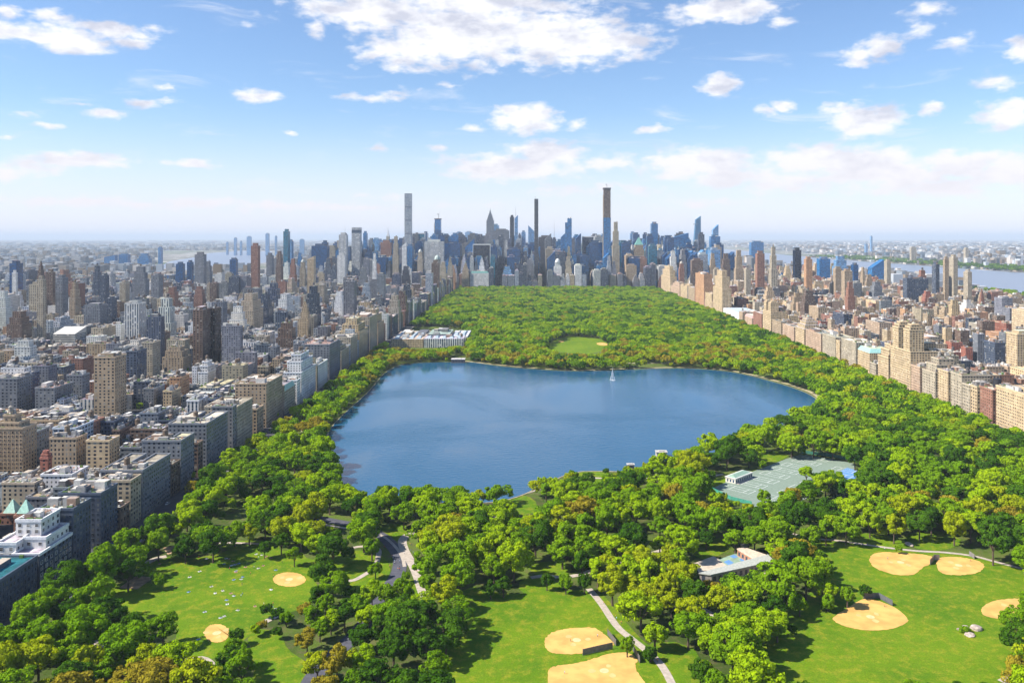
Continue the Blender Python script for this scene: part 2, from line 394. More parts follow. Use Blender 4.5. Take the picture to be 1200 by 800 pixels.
M_WALK = mat_basic('sidewalk', (.26, .25, .24), .9, .12, .3, .1)
M_COURT = mat_basic('court_clay_green', (.20, .255, .205), .9, .10, .5, .1)
M_COURTB = mat_basic('court_blue', (.12, .26, .50), .8, .10, .4, .2)
M_LINE = mat_basic('line_paint', (.75, .76, .74), .7, .05, 1.)
M_PLAZA = mat_basic('plaza_paving', (.50, .42, .33), .9, .14, .4, .1)
M_PARKING = mat_basic('terrace', (.42, .33, .24), .9, .16, .4, .1)

GR = 150000
sheet('ground', [(-GR, -2000), (GR, -2000), (GR, GR), (-GR, GR)], 0, M_GROUND)
sheet('park_ground', [(-262, 330), (500, 330), (500, 3262), (-262, 3262)], .12, M_FLOOR)
# avenues beside the park
sheet('avenue_road', [(-281, 200), (-266, 200), (-266, 3290), (-281, 3290)], .06, M_ROADC)
sheet('avenue_road', [(503, 200), (518 - 4, 200), (518 - 4, 3290), (503, 3290)], .06, M_ROADC)
sheet('sidewalk', [(-266, 200), (-262, 200), (-262, 3290), (-266, 3290)], .14, M_WALK, thick=.13)
sheet('sidewalk', [(500, 200), (503, 200), (503, 3290), (500, 3290)], .14, M_WALK, thick=.13)

RES = [(535,424.5),(550,424),(575,428),(600,431),(640,434),(675,435.5),(715,434.5),(750,433),(785,432),(812,432),(850,435),(875,439.5),(900,446),(928,454),(955,465),
       (962,477),(942,490),(912,500),(880,512),(845,528),(815,540),(800,547),(765,552),(735,553),(700,552),(672,553),(640,566),(610,582),(575,590),(520,590),(470,586),(425,584),(402,570),(392,548),(384,520),
       (384,507),(398,490),(415,475),(436,456),(450,437),(470,426.5),(500,425)]
res = smooth_poly([G(*p) for p in RES], 2)
sheet('embankment', offset_poly(res, 1.2), .55, M_BANK, thick=.5)
sheet('reservoir_water', res, .60, M_WATER)

# rivers far off
XL = [(1800, 400), (1800, 8000), (1650, 14000), (1500, 30000), (5200, 30000), (3400, 14000), (2880, 8000), (2870, 400)]
sheet('hudson_water', XL, .3, M_RIVER)
sheet('east_river_water', [G(*p) for p in ((180, 315), (205, 317.5), (262, 313), (310, 308), (322, 300), (318, 294.5), (285, 294), (245, 296.5), (232, 301), (200, 306))], .3, M_RIVER)

OPEN = []      # photo polygons in which no tree crown may show
LZ = [.16]
def lawn(pts, name='lawn', z=None, mat=None, grow=6, open_=True, sm=1):
    LZ[0] += .004; z = LZ[0]
    w = smooth_poly([G(*p) for p in pts], sm)
    sheet(name, offset_poly(w, grow) if grow else w, z, mat or M_LAWN)
    if open_: OPEN.append(pts)
LEFT = [(172,662),(192,655),(225,659),(265,651),(281,643),(268,637),(300,637),(315,638),(317,648),(344,650),(350,658),(367,660),(360,675),(357,684),(367,697),(350,709),(327,715),(305,724),(292,735),(268,752),(247,767),(225,768),(220,755),(222,733),(212,720),(190,716),(150,725),(141,718),(155,712),(147,700),(136,688),(150,688),(185,688),(203,680),(175,668)]
lawn(LEFT)
CEN = [(548,690),(567,698),(607,702),(632,697),(695,696),(707,712),(725,735),(745,757),(772,775),(785,802),(790,830),(535,830),(533,790),(527,762),(545,752),(562,742),(560,724),(545,712)]
lawn(CEN)
RIGHT = [(957,633),(1000,638),(1075,647),(1140,652),(1200,667),(1290,690),(1290,830),(1175,830),(1165,800),(1172,770),(1160,752),(1180,742),(1200,738),(1200,712),(1172,705),(1200,701),(1200,668),(1150,656),(1200,668),(1215,700),(1190,738),(1165,745),(1160,800),(1150,830),(895,830),(905,795),(905,775),(912,765),(935,752),(945,744),(927,732),(924,720),(960,718),(985,712),(985,700),(978,690),(987,684),(982,668),(970,658),(960,640)]
RIGHTL = [(950,630),(1000,637),(1075,646),(1140,651),(1200,666),(1300,690),(1300,840),(880,840),(890,790),(900,720),(955,700),(945,660)]
lawn(RIGHTL, open_=False, grow=0)
OPEN.append([(960,636),(1000,638),(1075,647),(1140,653),(1200,668),(1200,700),(1165,712),(1162,730),(1180,752),(1170,800),(905,800),(907,775),(945,750),(945,744),(927,732),(924,720),(960,718),(985,712),(1012,710),(1017,702),(1010,690),(1000,690),(990,696),(978,690),(985,680),(970,660)])
lawn([(650,640),(690,640)] and [(762,760),(800,758),(807,775),(806,800),(806,830),(796,830),(785,800),(775,780)])
lawn([(345,600)] and [(400,650),(425,648),(442,655),(448,675),(430,684),(415,690),(400,672)])
lawn([(418,690),(448,676),(470,684),(500,684),(490,692),(455,700),(438,712),(425,700)])
lawn([(303,740),(316,744),(322,765),(345,780),(360,792),(345,805),(325,830),(303,830),(303,800),(314,790),(310,765)])
lawn([(600,580),(618,585),(622,598),(607,602),(598,592)])
lawn([(456,616),(470,618),(466,625),(461,634),(452,626)])
lawn([(676,555),(700,554),(716,560),(706,566),(690,562)])
lawn([(825,568),(850,560),(860,562),(840,572),(832,574)])
lawn([(890,535),(905,530),(920,532),(900,542)])
lawn([(620,680),(640,683),(652,690),(636,695),(620,692)], open_=False)
lawn([(628,664),(655,661),(660,670),(640,674)])
lawn([(1072,628),(1100,624),(1120,634),(1095,642),(1075,640)], open_=False)
lawn([(1000,626),(1030,630),(1060,636),(1048,641),(1010,637)])
lawn([(700,600)] and [(815,648),(840,636),(850,633),(848,640),(825,652)])
lawn([(120,778),(140,782),(138,788),(118,786)])
lawn([(645,401),(665,393.5),(700,396),(714,403),(702,414),(658,414),(640,406)], name='great_lawn', grow=2)
lawn([(905,345)] and [(560,378),(580,376),(575,380)], open_=False)
# ball fields of clay
def clay(pts): 
    LZ[0] += .002; w = smooth_poly([G(*p) for p in pts], 3)
    w = [(x + RNG.normal() * .22, y + RNG.normal() * .22) for x, y in w]; sheet('infield', w, LZ[0] + .03, M_CLAY)
    cx = sum(p[0] for p in w) / len(w); cy = sum(p[1] for p in w) / len(w); n = 14
    sheet('pitcher_mound', [(cx + 2.2 * cos(2 * pi * i / n), cy + 2.2 * sin(2 * pi * i / n)) for i in range(n)], LZ[0] + .05, M_CHALK)
    for k in range(3):
        a = 2.1 * k + cx; sheet('infield_wear', smooth_poly([(cx + 6 * cos(a) + 2.4 * cos(2 * pi * i / 7) * RNG.uniform(.4, 1), cy + 5 * sin(a) + 3 * sin(2 * pi * i / 7) * RNG.uniform(.4, 1)) for i in range(7)], 2), LZ[0] + .045 + k * .002, M_WEAR)
def ell(cx, cy, rx, ry, n=16): return [(cx + rx * cos(2 * pi * i / n), cy + ry * sin(2 * pi * i / n)) for i in range(n)]
clay(ell(339, 679, 19.5, 8.5)); clay(ell(254, 742, 15, 11))
clay([(637,752),(643,742),(660,737),(680,735.5),(697,735),(707,742),(722,755),(711,761),(685,766),(650,767),(640,761)])
clay([(641,785),(650,780),(680,777),(700,770),(722,764),(740,765),(748,775),(742,780),(757,800),(765,830),(643,830)])
clay([(1018,656),(1022,649),(1035,646.5),(1060,648),(1087,650),(1096,654),(1090,662),(1082,664),(1071,674.5),(1050,674),(1032,669),(1022,663)])
clay([(1097,656),(1100,653.5),(1112,652),(1132,653.5),(1150,658),(1155,665),(1147,671),(1132,674),(1112,674),(1099,670)])
clay([(975,723),(1010,702),(1020,701),(1047,710),(1066,725),(1060,732),(1040,738.5),(1015,739),(992,735),(977,728)])
clay([(1149,714),(1157,706),(1175,702),(1200,701),(1225,706),(1230,720),(1210,726),(1175,726),(1152,722)])
clay([(652,400),(662,398.5),(660,401.5)]); clay([(697,402),(708,401),(715,405),(703,405)]); 
# roads and paths
PATHS = []
PZ = [0.]
def path(pts, w, mat=M_PATH, z=.30, name='path', clear=True, sm=2):
    PZ[0] += .004; z = z + PZ[0]
    o, c = strip(name, pts, w, z, mat, sm)
    if clear: PATHS.append((c, w))
    return o
path([(330,592),(360,604),(385,610),(410,614),(432,620),(450,629),(462,642),(470,655),(467,672),(455,690),(440,712),(425,735),(405,755),(385,772),(365,795),(350,830)], 9, M_ASPH, .28, 'park_drive')
path([(300,597),(350,607),(385,616),(420,621),(444,625),(460,636),(472,652),(474,664)], 2.2, M_PATH, .30, clear=False)
path([(600,604),(588,604),(560,608),(535,615),(505,621),(482,624),(470,632),(474,646),(484,662),(490,676),(494,690),(500,705)], 6, M_PATH, .28)
path([(403,646),(415,641),(432,640),(445,643),(443,655),(440,664),(430,672),(412,682),(400,678),(388,684)], 3.4)
path([(622,677),(640,674),(655,677),(680,674),(700,666),(718,662),(735,655),(760,650),(790,640)], 4)
path([(690,690),(698,699),(708,712),(716,725),(726,738),(742,750),(757,762),(772,775),(782,790),(792,812)], 4)
path([(900,620),(940,628),(957,632),(980,633),(1005,637),(1040,642),(1075,646),(1105,647),(1140,651),(1165,658),(1200,667),(1250,682)], 3)
path([(250,636),(267,636),(300,637),(316,639)], 3); path([(172,660),(180,655),(195,652)], 5)
path([(300,735),(312,728),(324,722)], 4); path([(95,745),(105,750),(120,760)], 8, M_PATH)
path([(220,780),(228,776),(238,785),(235,800)], 14)
path([(600,583),(620,577),(640,570),(655,566),(672,560),(700,560),(740,563),(790,556),(812,553)], 3.5)
path([(822,525),(835,527),(850,529)], 8, M_PLAZA); path([(822,568),(830,562),(838,557),(848,556)], 3)
path([(545,423.2),(575,426.4),(600,429.2),(640,432.3),(675,433.8),(715,432.9),(750,431.4),(785,430.6),(812,430.4),(850,433.2),(875,437.6),(900,443.8),(929,451.5),(958,462.5),(968,476),(950,490)], 7, M_BANK, .3, 'reservoir_path', clear=False)
path([(298,548),(315,552),(330,560),(345,572),(353,582)], 5); path([(340,498),(352,502),(360,506)], 9, M_PATH)
path([(998,473),(1005,468),(1012,460)], 6); path([(940,500),(948,505),(955,510)], 5, M_PATH)
path([(975,487),(980,493),(983,500)], 4); path([(1100,548),(1108,556),(1114,562)], 4, M_ASPH)
path([(1020,505),(1040,508),(1062,507)], 5, M_DIRT); path([(700,645),(720,640),(735,645)], 5, M_DIRT)
path([(150,690),(160,683),(170,676)], 12, M_DIRT, clear=False); path([(200,640),(206,648)], 10, M_DIRT)
path([(805,703),(825,715),(838,722)], 4); path([(1175,800),(1190,792),(1205,786)], 5)
path([(700,412)] and [(530,420),(545,423)], 4, clear=False)
path([(845,540)] and [(725,425),(760,426),(790,425)], 4, M_PLAZA, clear=False)
for q in (((620,372),(640,368),(655,369)), ((780,398),(800,402)), ((565,398),(580,402)), ((830,380),(850,377)), ((700,356),(714,358))):
    path(list(q), 8, M_PLAZA)
sheet('trodden_earth', smooth_poly([G(*p) for p in ((420,608),(440,600),(452,604),(440,614),(425,614))], 1), .27, M_DIRT)

# tennis courts
TEN = [(833,573),(862,560),(895,548),(922,537.5),(937,533),(965,536),(1000,543),(1002,549),(988,556),(958,574),(935,590),(905,604),(880,592),(855,584)]
sheet('tennis_court_surface', [G(*p) for p in TEN], .29, M_COURT)
OPEN.append([(833,573),(862,560),(895,548),(922,538),(937,534),(965,537),(995,543),(988,552),(965,548),(957,553),(940,564),(912,582),(903,578),(886,590),(857,584)])
sheet('tennis_court_surface', [G(*p) for p in ((985,552),(993,548),(1014,554),(992,566),(978,562))], .31, M_COURTB)
OPEN.append([(990,550),(1010,554),(995,560),(988,557)])
o0 = G(833, 573); o1 = G(937, 533); ex = Vector((o1[0] - o0[0], o1[1] - o0[1], 0)); LEN = ex.length; ex.normalize()
ey = Vector((-ex.y, ex.x, 0)); 
if ey.y > 0: ey = -ey
lm = MB()
def lseg(p, q, w=.35, z=.34):
    d = (q - p); d.normalize(); nrm = Vector((-d.y, d.x, 0)) * w / 2
    lm.poly([(p + nrm).to_tuple()[:2] + (z,), (q + nrm).to_tuple()[:2] + (z,), (q - nrm).to_tuple()[:2] + (z,), (p - nrm).to_tuple()[:2] + (z,)], [(0, 3, 2, 1)], (.75, .77, .74))
O = Vector((o0[0], o0[1], 0))
nets = []
for r in range(3):
    for c in range(9):
        b = O + ex * (10 + c * 19.5) + ey * (5 + r * 38)
        if PX(b.x, b.y) > 985: continue
        w, l = 11, 24
        P4 = [b, b + ex * w, b + ex * w + ey * l, b + ey * l]
        for i in range(4): lseg(P4[i], P4[(i + 1) % 4])
        lseg(b + ey * 5.5, b + ey * 5.5 + ex * w); lseg(b + ey * 18.5, b + ey * 18.5 + ex * w); lseg(b + ex * w / 2 + ey * 5.5, b + ex * w / 2 + ey * 18.5)
        nets.append((b + ey * 12 - ex * .8, b + ey * 12 + ex * (w + .8)))
lm2 = lm; o = lm.build('court_lines'); o['kind'] = 'structure'

# ------------------------------------------------------------------ buildings
PAL = {
 'lime':  ((.41, .345, .25), (.02, .03, .045), .42, .54), 'cream': ((.52, .39, .235), (.03, .03, .04), .42, .54),
 'tan':   ((.39, .29, .19), (.02, .03, .04), .42, .54),   'brick': ((.28, .14, .095), (.02, .025, .035), .34, .48),
 'red':   ((.34, .13, .09), (.02, .02, .03), .3, .45),   'brown': ((.17, .115, .085), (.02, .02, .03), .45, .55),
 'dkbrn': ((.075, .05, .04), (.012, .012, .018), .5, .6), 'pale':  ((.40, .43, .47), (.03, .06, .10), .62, .62), 'grey':  ((.18, .19, .21), (.02, .03, .045), .42, .5),
 'dgrey': ((.075, .095, .135), (.012, .02, .035), .5, .6),  'white': ((.72, .70, .66), (.03, .05, .07), .36, .46),
 'orange':((.46, .26, .14), (.03, .03, .04), .36, .5),   'pink':  ((.46, .325, .225), (.03, .03, .04), .36, .5),
 'glass': ((.05, .17, .33), (.012, .12, .30), .90, .84),  'lglass':((.20, .32, .46), (.08, .22, .42), .86, .80),
 'dglass':((.015, .07, .17), (.006, .055, .155), .92, .86), 'teal': ((.03, .15, .22), (.012, .12, .19), .90, .84),
 'black': ((.012, .016, .025), (.006, .012, .028), .9, .9), 'stripe':((.62, .61, .58), (.03, .06, .10), .45, .96),
 'bronze':((.10, .09, .09), (.02, .03, .05), .9, .7), 'bands': ((.58, .56, .5), (.02, .04, .07), .98, .42),
}
NAMES = {'pale': 'pale bluish', 'lime': 'pale limestone', 'cream': 'cream stone', 'tan': 'tan brick', 'brick': 'reddish brown brick', 'red': 'red brick', 'brown': 'brown brick',
 'dkbrn': 'dark brown', 'grey': 'grey', 'dgrey': 'dark grey', 'white': 'white', 'orange': 'orange brick', 'pink': 'pinkish stone', 'glass': 'blue glass', 'lglass': 'pale blue glass',
 'dglass': 'dark blue glass', 'teal': 'teal glass', 'black': 'black glass', 'stripe': 'white striped', 'bronze': 'bronze', 'bands': 'banded white'}
ROOFC = [(.52, .50, .46), (.36, .34, .32), (.60, .55, .48), (.20, .19, .19), (.46, .39, .31), (.12, .12, .13), (.68, .66, .62), (.36, .27, .21), (.58, .50, .40)]

def tank(b, x, y, z, s=1.):
    c = random.choice([(.13, .09, .06), (.20, .15, .10), (.09, .08, .08), (.3, .27, .23)])
    for dx in (-1, 1):
        for dy in (-1, 1): b.box(x + dx * 1.2 * s - .15, x + dx * 1.2 * s + .15, y + dy * 1.2 * s - .15, y + dy * 1.2 * s + .15, z, z + 3 * s, (.1, .1, .1))
    b.cyl(x, y, z + 3 * s, z + 6.6 * s, 1.9 * s, 1.8 * s, 9, c); b.cyl(x, y, z + 6.6 * s, z + 8 * s, 2.05 * s, .1, 9, tuple(v * .8 for v in c))

RW = []
def gen_building(sp, P):
    """sp: spec dict; P: dict of part name -> MB (one shared MB for the mass). LOD 0 near, 1 mid, 2 far."""
    rd = random.Random(sp['seed'])
    x0, x1, y0, y1, h = sp['x0'], sp['x1'], sp['y0'], sp['y1'], sp['h']
    wc, gc, fw, fh = PAL[sp['st']]; v = rd.uniform(.82, 1.15) if sp.get('vary', True) else 1
    tnt = (rd.uniform(.95, 1.05), 1, rd.uniform(.93, 1.07)) if sp.get('vary', True) else (1, 1, 1)
    wc = tuple(min(.8, a * v * q) for a, q in zip(wc, tnt)); rc = sp.get('roofc') or rd.choice(ROOFC); rc = tuple(a * rd.uniform(.8, 1.1) for a in rc)
    lod = sp.get('lod', 1); seed = rd.random()
    glassy = sp['st'] in ('glass', 'lglass', 'dglass', 'teal', 'black')
    bay, fl = (rd.uniform(3.0, 4.6), rd.uniform(3.1, 3.6)) if not glassy else (rd.choice([3, 6]), 4.0)
    if sp['st'] in ('stripe',): bay = 4.2
    if h > 150: bay *= 1.2
    fw *= rd.uniform(.9, 1.12) if not glassy else 1
    W, R = P['wall'], P['roof']
    def nb(kind):
        if 'lists' in P: P['lists'].append((kind, MB())); return P['lists'][-1][1]
        return P[kind]
    B = P['bulkhead']
    kw = dict(gcol=gc, bay=bay, fl=fl, fw=fw, fh=fh, mw=WALL, mt=ROOF, tcol=rc, seed=seed, miss=.05 if not glassy else 0.)
    dx, dy = x1 - x0, y1 - y0; sh = sp.get('shape', 'box'); cx, cy = (x0 + x1) / 2, (y0 + y1) / 2
    def tier(a, b, c, d, z0, z1, par=True, st=None):
        k2 = dict(kw)
        if sp.get('realwin'): RW.append((a, b, c, d, z0, z1)); k2['fw'] = 0.
        if st: w2, g2, f2, h2 = PAL[st]; k2.update(gcol=g2, fw=f2, fh=h2); W.box(a, b, c, d, z0, z1, w2, **k2)
        else: W.box(a, b, c, d, z0, z1, wc, **k2)
        if lod <= 1 and par:
            pc = tuple(min(.75, q * 1.18) for q in wc); t_, ph = .5, 1.1
            if lod == 0 or (z1 > 25):
                e = .35 if lod == 0 else .15
                for q in ((a - e, b + e, c - e, c + t_), (a - e, b + e, d - t_, d + e), (a - e, a + t_, c + t_, d - t_), (b - t_, b + e, c + t_, d - t_)):
                    R.box(*q, z1 - .6 if lod == 0 else z1, z1 + ph, pc)
    def clutter(a, b, c, d, z, n=None, tk=.5):
        w, l = b - a, d - c
        if w < 5 or l < 5: return
        n = n if n is not None else (rd.randint(4, 9) if lod == 0 else rd.randint(2, 5) if lod == 1 else rd.randint(1, 2))
        if lod == 1 and 'lists' not in P:
            for _ in range(rd.randint(2, 6)):
                bx, by, q = rd.uniform(a + .5, b - 3.5), rd.uniform(c + .5, d - 3.5), rd.uniform(1.2, 3)
                P['bulkhead'].box(bx, bx + q, by, by + rd.uniform(1, 3), z, z + rd.uniform(1, 3.2), rd.choice([(.68, .66, .62), (.5, .47, .43), (.3, .28, .26), (.12, .2, .05), (.14, .12, .1)]))
        for _ in range(n):
            bw, bl = rd.uniform(.1, .32) * w, rd.uniform(.12, .38) * l; bx, by = rd.uniform(a + 1, b - bw - 1), rd.uniform(c + 1, d - bl - 1)
            cc = rd.choice([wc, (.55, .52, .48), (.38, .36, .34), (.66, .63, .58), (.2, .19, .18), (.34, .22, .16)])
            nb('bulkhead').box(bx, bx + bw, by, by + bl, z, z + rd.uniform(1.5, 5.5), tuple(q * .95 for q in cc), tcol=rd.choice(ROOFC))
        if lod == 0:
            B = P.get('rooftop_equipment', P['bulkhead'])
            for _ in range(rd.randint(14, 30)):
                bx, by = rd.uniform(a + 1, b - 3), rd.uniform(c + 1, d - 3); s_ = rd.uniform(.5, 1.8)
                B.box(bx, bx + s_, by, by + rd.uniform(.5, 2), z, z + rd.uniform(.6, 2), rd.choice([(.66, .64, .6), (.45, .43, .4), (.25, .24, .22), (.16, .22, .08), (.5, .3, .2)]))
            for _ in range(rd.randint(2, 5)):      # terrace planting boxes
                bx = rd.uniform(a + 1, b - 4); by = rd.choice((c + 1.0, d - 2.2))
                B.box(bx, bx + rd.uniform(1.5, 4), by, by + 1.2, z, z + rd.uniform(.8, 1.8), (.10, .17, .03))
        if rd.random() < tk and lod <= 1 and w > 8 and l > 8: tank(nb('water_tank'), rd.uniform(a + 3, b - 3), rd.uniform(c + 3, d - 3), z, rd.uniform(.9, 1.25))
    if sh == 'box':
        tier(x0, x1, y0, y1, 0, h); clutter(x0, x1, y0, y1, h)
        if h > 60 and lod <= 2 and dx > 9: nb('bulkhead').box(x0 + dx * .2, x1 - dx * .2, y0 + dy * .2, y1 - dy * .2, h, h + min(9, h * .06), tuple(q * .8 for q in wc), tcol=rc)
    elif sh == 'court':                  # light court open to the back
        tier(x0, x1, y0, y0 + dy * .45, 0, h, par=True); tier(x0, x0 + dx * .38, y0 + dy * .45, y1, 0, h); tier(x1 - dx * .38, x1, y0 + dy * .45, y1, 0, h)
        W.box(x0 + dx * .38, x1 - dx * .38, y0 + dy * .45, y1 - .3, 0, h * .35, wc, **kw); clutter(x0, x1, y0, y0 + dy * .45, h, tk=.9)
    elif sh == 'step':
        k = [(0, 1.), (rd.uniform(.60, .72), .80), (.86, .55)]
        zz = [0, h * k[1][0], h * k[2][0], h]
        for i in range(3):
            f = k[i][1]; ix, iy = dx * (1 - f) / 2, dy * (1 - f) / 2
            tier(x0 + ix, x1 - ix, y0 + iy, y1 - iy, zz[i], zz[i + 1])
        clutter(x0 + ix, x1 - ix, y0 + iy, y1 - iy, h, n=1); tank(nb('water_tank'), x0 + dx * .08, y0 + dy * .08, zz[1], .6) if lod == 0 else None
        if lod <= 1: tank(nb('water_tank'), cx, cy, h, 1.1)
    elif sh == 'deco':
        fs = [1., .82, .64, .46, .30, .16]; zs = [0, .62, .75, .85, .92, .96, 1.]
        for i, f in enumerate(fs):
            ix, iy = dx * (1 - f) / 2, dy * (1 - f) / 2; tier(x0 + ix, x1 - ix, y0 + iy, y1 - iy, h * zs[i], h * zs[i + 1], par=lod == 0)
        B.cyl(cx, cy, h, h * 1.06, dx * .07, .05, 8, (.25, .35, .3))
    elif sh == 'spire':                  # slim shaft, crown of shrinking tiers, needle
        f_ = sp.get('crown', .72)
        fs = [1., .8, .62, .42, .24]; zs = [0, f_, f_ + (1 - f_) * .18, f_ + (1 - f_) * .36, f_ + (1 - f_) * .52, f_ + (1 - f_) * .66]
        for i, f in enumerate(fs):
            ix, iy = dx * (1 - f) / 2, dy * (1 - f) / 2; tier(x0 + ix, x1 - ix, y0 + iy, y1 - iy, h * zs[i], h * zs[i + 1], par=False)
        P['spire'].cyl(cx, cy, h * zs[5], h * (f_ + (1 - f_) * .8), dx * .10, dx * .05, 8, wc); P['spire'].cyl(cx, cy, h * (f_ + (1 - f_) * .8), h, dx * .035, .3, 6, (.35, .36, .38))
    elif sh == 'crownspire':             # tapering metal crown
        tier(x0, x1, y0, y1, 0, h * .72, par=False); i_ = dx * .12; tier(x0 + i_, x1 - i_, y0 + i_, y1 - i_, h * .72, h * .80, par=False)
        q = [(x0 + i_, y0 + i_), (x1 - i_, y0 + i_), (x1 - i_, y1 - i_), (x0 + i_, y1 - i_)]
        P['spire'].prism(q, h * .80, h * .86, (.45, .47, .5), k=.55); q2 = [(cx + (a - cx) * .55, cy + (b - cy) * .55) for a, b in q]
        P['spire'].prism(q2, h * .86, h * .92, (.5, .52, .55), k=.3); q3 = [(cx + (a - cx) * .3, cy + (b - cy) * .3) for a, b in q2]
        P['spire'].prism(q3, h * .92, h, (.5, .52, .55), k=.05)
    elif sh == 'slant':                  # wedge-topped
        zt = h - min(dx, dy) * sp.get('sl', 1.); tier(x0, x1, y0, y1, 0, zt, par=False)
        if sp.get('dirn', 'x') == 'x': vs = [(x0, y0, zt), (x1, y0, zt), (x1, y1, zt), (x0, y1, zt), (x1, y0, h), (x1, y1, h)]; fc = [(0, 1, 4), (1, 2, 5, 4), (2, 3, 5), (3, 0, 4, 5)]
        elif sp.get('dirn') == '-x': vs = [(x0, y0, zt), (x1, y0, zt), (x1, y1, zt), (x0, y1, zt), (x0, y0, h), (x0, y1, h)]; fc = [(0, 1, 4), (1, 2, 5, 4), (2, 3, 5), (3, 0, 4, 5)]
        else: vs = [(x0, y0, zt), (x1, y0, zt), (x1, y1, zt), (x0, y1, zt), (x0, y1, h), (x1, y1, h)]; fc = [(0, 1, 5, 4), (1, 2, 5), (2, 3, 4, 5), (3, 0, 4)]
        R.poly(vs, fc, gc if glassy else wc)
    elif sh == 'pyr':
        zt = h - dx * .75; tier(x0, x1, y0, y1, 0, zt * .88); ix = dx * .10; tier(x0 + ix, x1 - ix, y0 + ix, y1 - ix, zt * .88, zt, par=False)
        R.prism([(x0 + ix, y0 + ix), (x1 - ix, y0 + ix), (x1 - ix, y1 - ix), (x0 + ix, y1 - ix)], zt, h, sp.get('topc', (.16, .38, .32)), k=.08)
    elif sh == 'dome':
        zt = h - dx * .5; tier(x0, x1, y0, y1, 0, zt * .85); ix = dx * .14; tier(x0 + ix, x1 - ix, y0 + ix, y1 - ix, zt * .85, zt, par=False)
        r = dx * .34
        for i in range(5):
            a0, a1 = pi / 2 * i / 5, pi / 2 * (i + 1) / 5
            R.cyl(cx, cy, zt + (h - zt) * sin(a0), zt + (h - zt) * sin(a1), r * cos(a0), max(.2, r * cos(a1)), 10, sp.get('topc', (.45, .47, .42)))
    elif sh == 'mansard':
        zt = h - 6; tier(x0, x1, y0, y1, 0, zt, par=False)
        R.prism([(x0, y0), (x1, y0), (x1, y1), (x0, y1)], zt, h, sp.get('topc', (.22, .50, .45)), k=.82, tcol=rc); clutter(x0 + dx * .15, x1 - dx * .15, y0 + dy * .15, y1 - dy * .15, h, n=3)
    elif sh == 'twin':                   # broad base carrying two crowned towers
        hb = sp['hb']; tier(x0, x1, y0, y1, 0, hb); tl = dy * .30
        for ya in (y0 + dy * .08, y1 - dy * .08 - tl):
            a, b, c, d = x0 + 1, x0 + 1 + min(dx * .5, tl * 1.05), ya, ya + tl
            for f, z0_, z1_ in ((1, hb, hb + (h - hb) * .72), (.8, hb + (h - hb) * .72, hb + (h - hb) * .82), (.55, hb + (h - hb) * .82, hb + (h - hb) * .90)):
                ix, iy = (b - a) * (1 - f) / 2, (d - c) * (1 - f) / 2; tier(a + ix, b - ix, c + iy, d - iy, z0_, z1_)
            P['spire'].cyl((a + b) / 2, (c + d) / 2, hb + (h - hb) * .90, hb + (h - hb) * .95, (b - a) * .18, (b - a) * .12, 8, wc); P['spire'].cyl((a + b) / 2, (c + d) / 2, hb + (h - hb) * .95, h, (b - a) * .13, .1, 8, (.4, .38, .3))
        clutter(x0 + dx * .55, x1, y0, y1, hb, n=5); W.box(x0 + dx * .5, x1 - 2, y0 + dy * .3, y0 + dy * .7, hb, hb + 9, wc, **kw)
    elif sh == 'tiers':                  # explicit list of (x fraction 0-1, x fraction, y0, y1, z0, z1)
        for a, b, c, d, z0_, z1_, *q_ in sp['tiers']: tier(x0 + dx * a, x0 + dx * b, y0 + dy * c, y0 + dy * d, h * z0_, h * z1_, st=q_[0] if q_ else None)
        a, b, c, d, z0_, z1_ = sp['tiers'][-1][:6]; clutter(x0 + dx * a, x0 + dx * b, y0 + dy * c, y0 + dy * d, h * z1_, n=2, tk=.6)
        a, b, c, d, z0_, z1_ = sp['tiers'][0][:6]; clutter(x0 + dx * a, x0 + dx * min(b, .4), y0 + dy * c, y0 + dy * d, h * z1_, n=1, tk=0)
    elif sh == 'slim':                   # pencil tower with open mechanical bands
        nseg = 7
        for i in range(nseg):
            z0_, z1_ = h * i / nseg, h * (i + 1) / nseg; tier(x0, x1, y0, y1, z0_, z1_ - h * .006, par=False)
            if i < nseg - 1: B.box(x0 + .8, x1 - .8, y0 + .8, y1 - .8, z1_ - h * .006, z1_, (.05, .06, .08))
        B.box(x0 + .2, x1 - .2, y0 + .2, y1 - .2, h - h * .012, h, (.12, .13, .15))
    elif sh == 'build':                  # topping out: glass below, bare frame above
        hf = h * sp.get('frac', .62)
        tier(x0, x1, y0, y1, 0, hf, par=False); tier(x0 + dx * .05, x1 - dx * .03, y0 + .5, y1 - .5, hf, h * .985, par=False, st=sp.get('st2', 'bronze'))
        B.box(x0 - .5, x1 + .5, y0 - .5, y1 + .5, h * .985, h, (.08, .07, .07)); B.box(x0 - 1.6, x0 + .1, y0 + dy * .2, y0 + dy * .5, h * .1, h * .93, (.45, .33, .2))
    elif sh == 'bandtop':                # white slab with sloping cut and a dark louvre band
        tier(x0, x1, y0, y1, 0, h * .90, par=False); B.box(x0 + .3, x1 - .3, y0 + .3, y1 - .3, h * .90, h * .955, (.03, .06, .10)); tier(x0, x1, y0, y1, h * .955, h, par=False, st='stripe')
    elif sh == 'frame':                  # glass slab in a pale stone frame
        W.box(x0 + 2, x1 - 2, y0 + .6, y1 - .6, 0, h - 4, wc, **kw)
        for a, b in ((x0, x0 + 2), (x1 - 2, x1)): R.box(a, b, y0, y1, 0, h, (.62, .62, .6))
        R.box(x0 + 2, x1 - 2, y0, y1, h - 4, h - .01, (.62, .62, .6))
    elif sh == 'deck':                   # faceted glass with an outdoor deck near the top
        tier(x0, x1, y0, y1, 0, h * .5, par=False)
        q = [(x0, y0), (x1, y0), (x1, y1), (x0, y1)]; q2 = [(x0 + dx * .28, y0 + 4), (x1, y0 + 4), (x1, y1 - 4), (x0 + dx * .28, y1 - 4)]
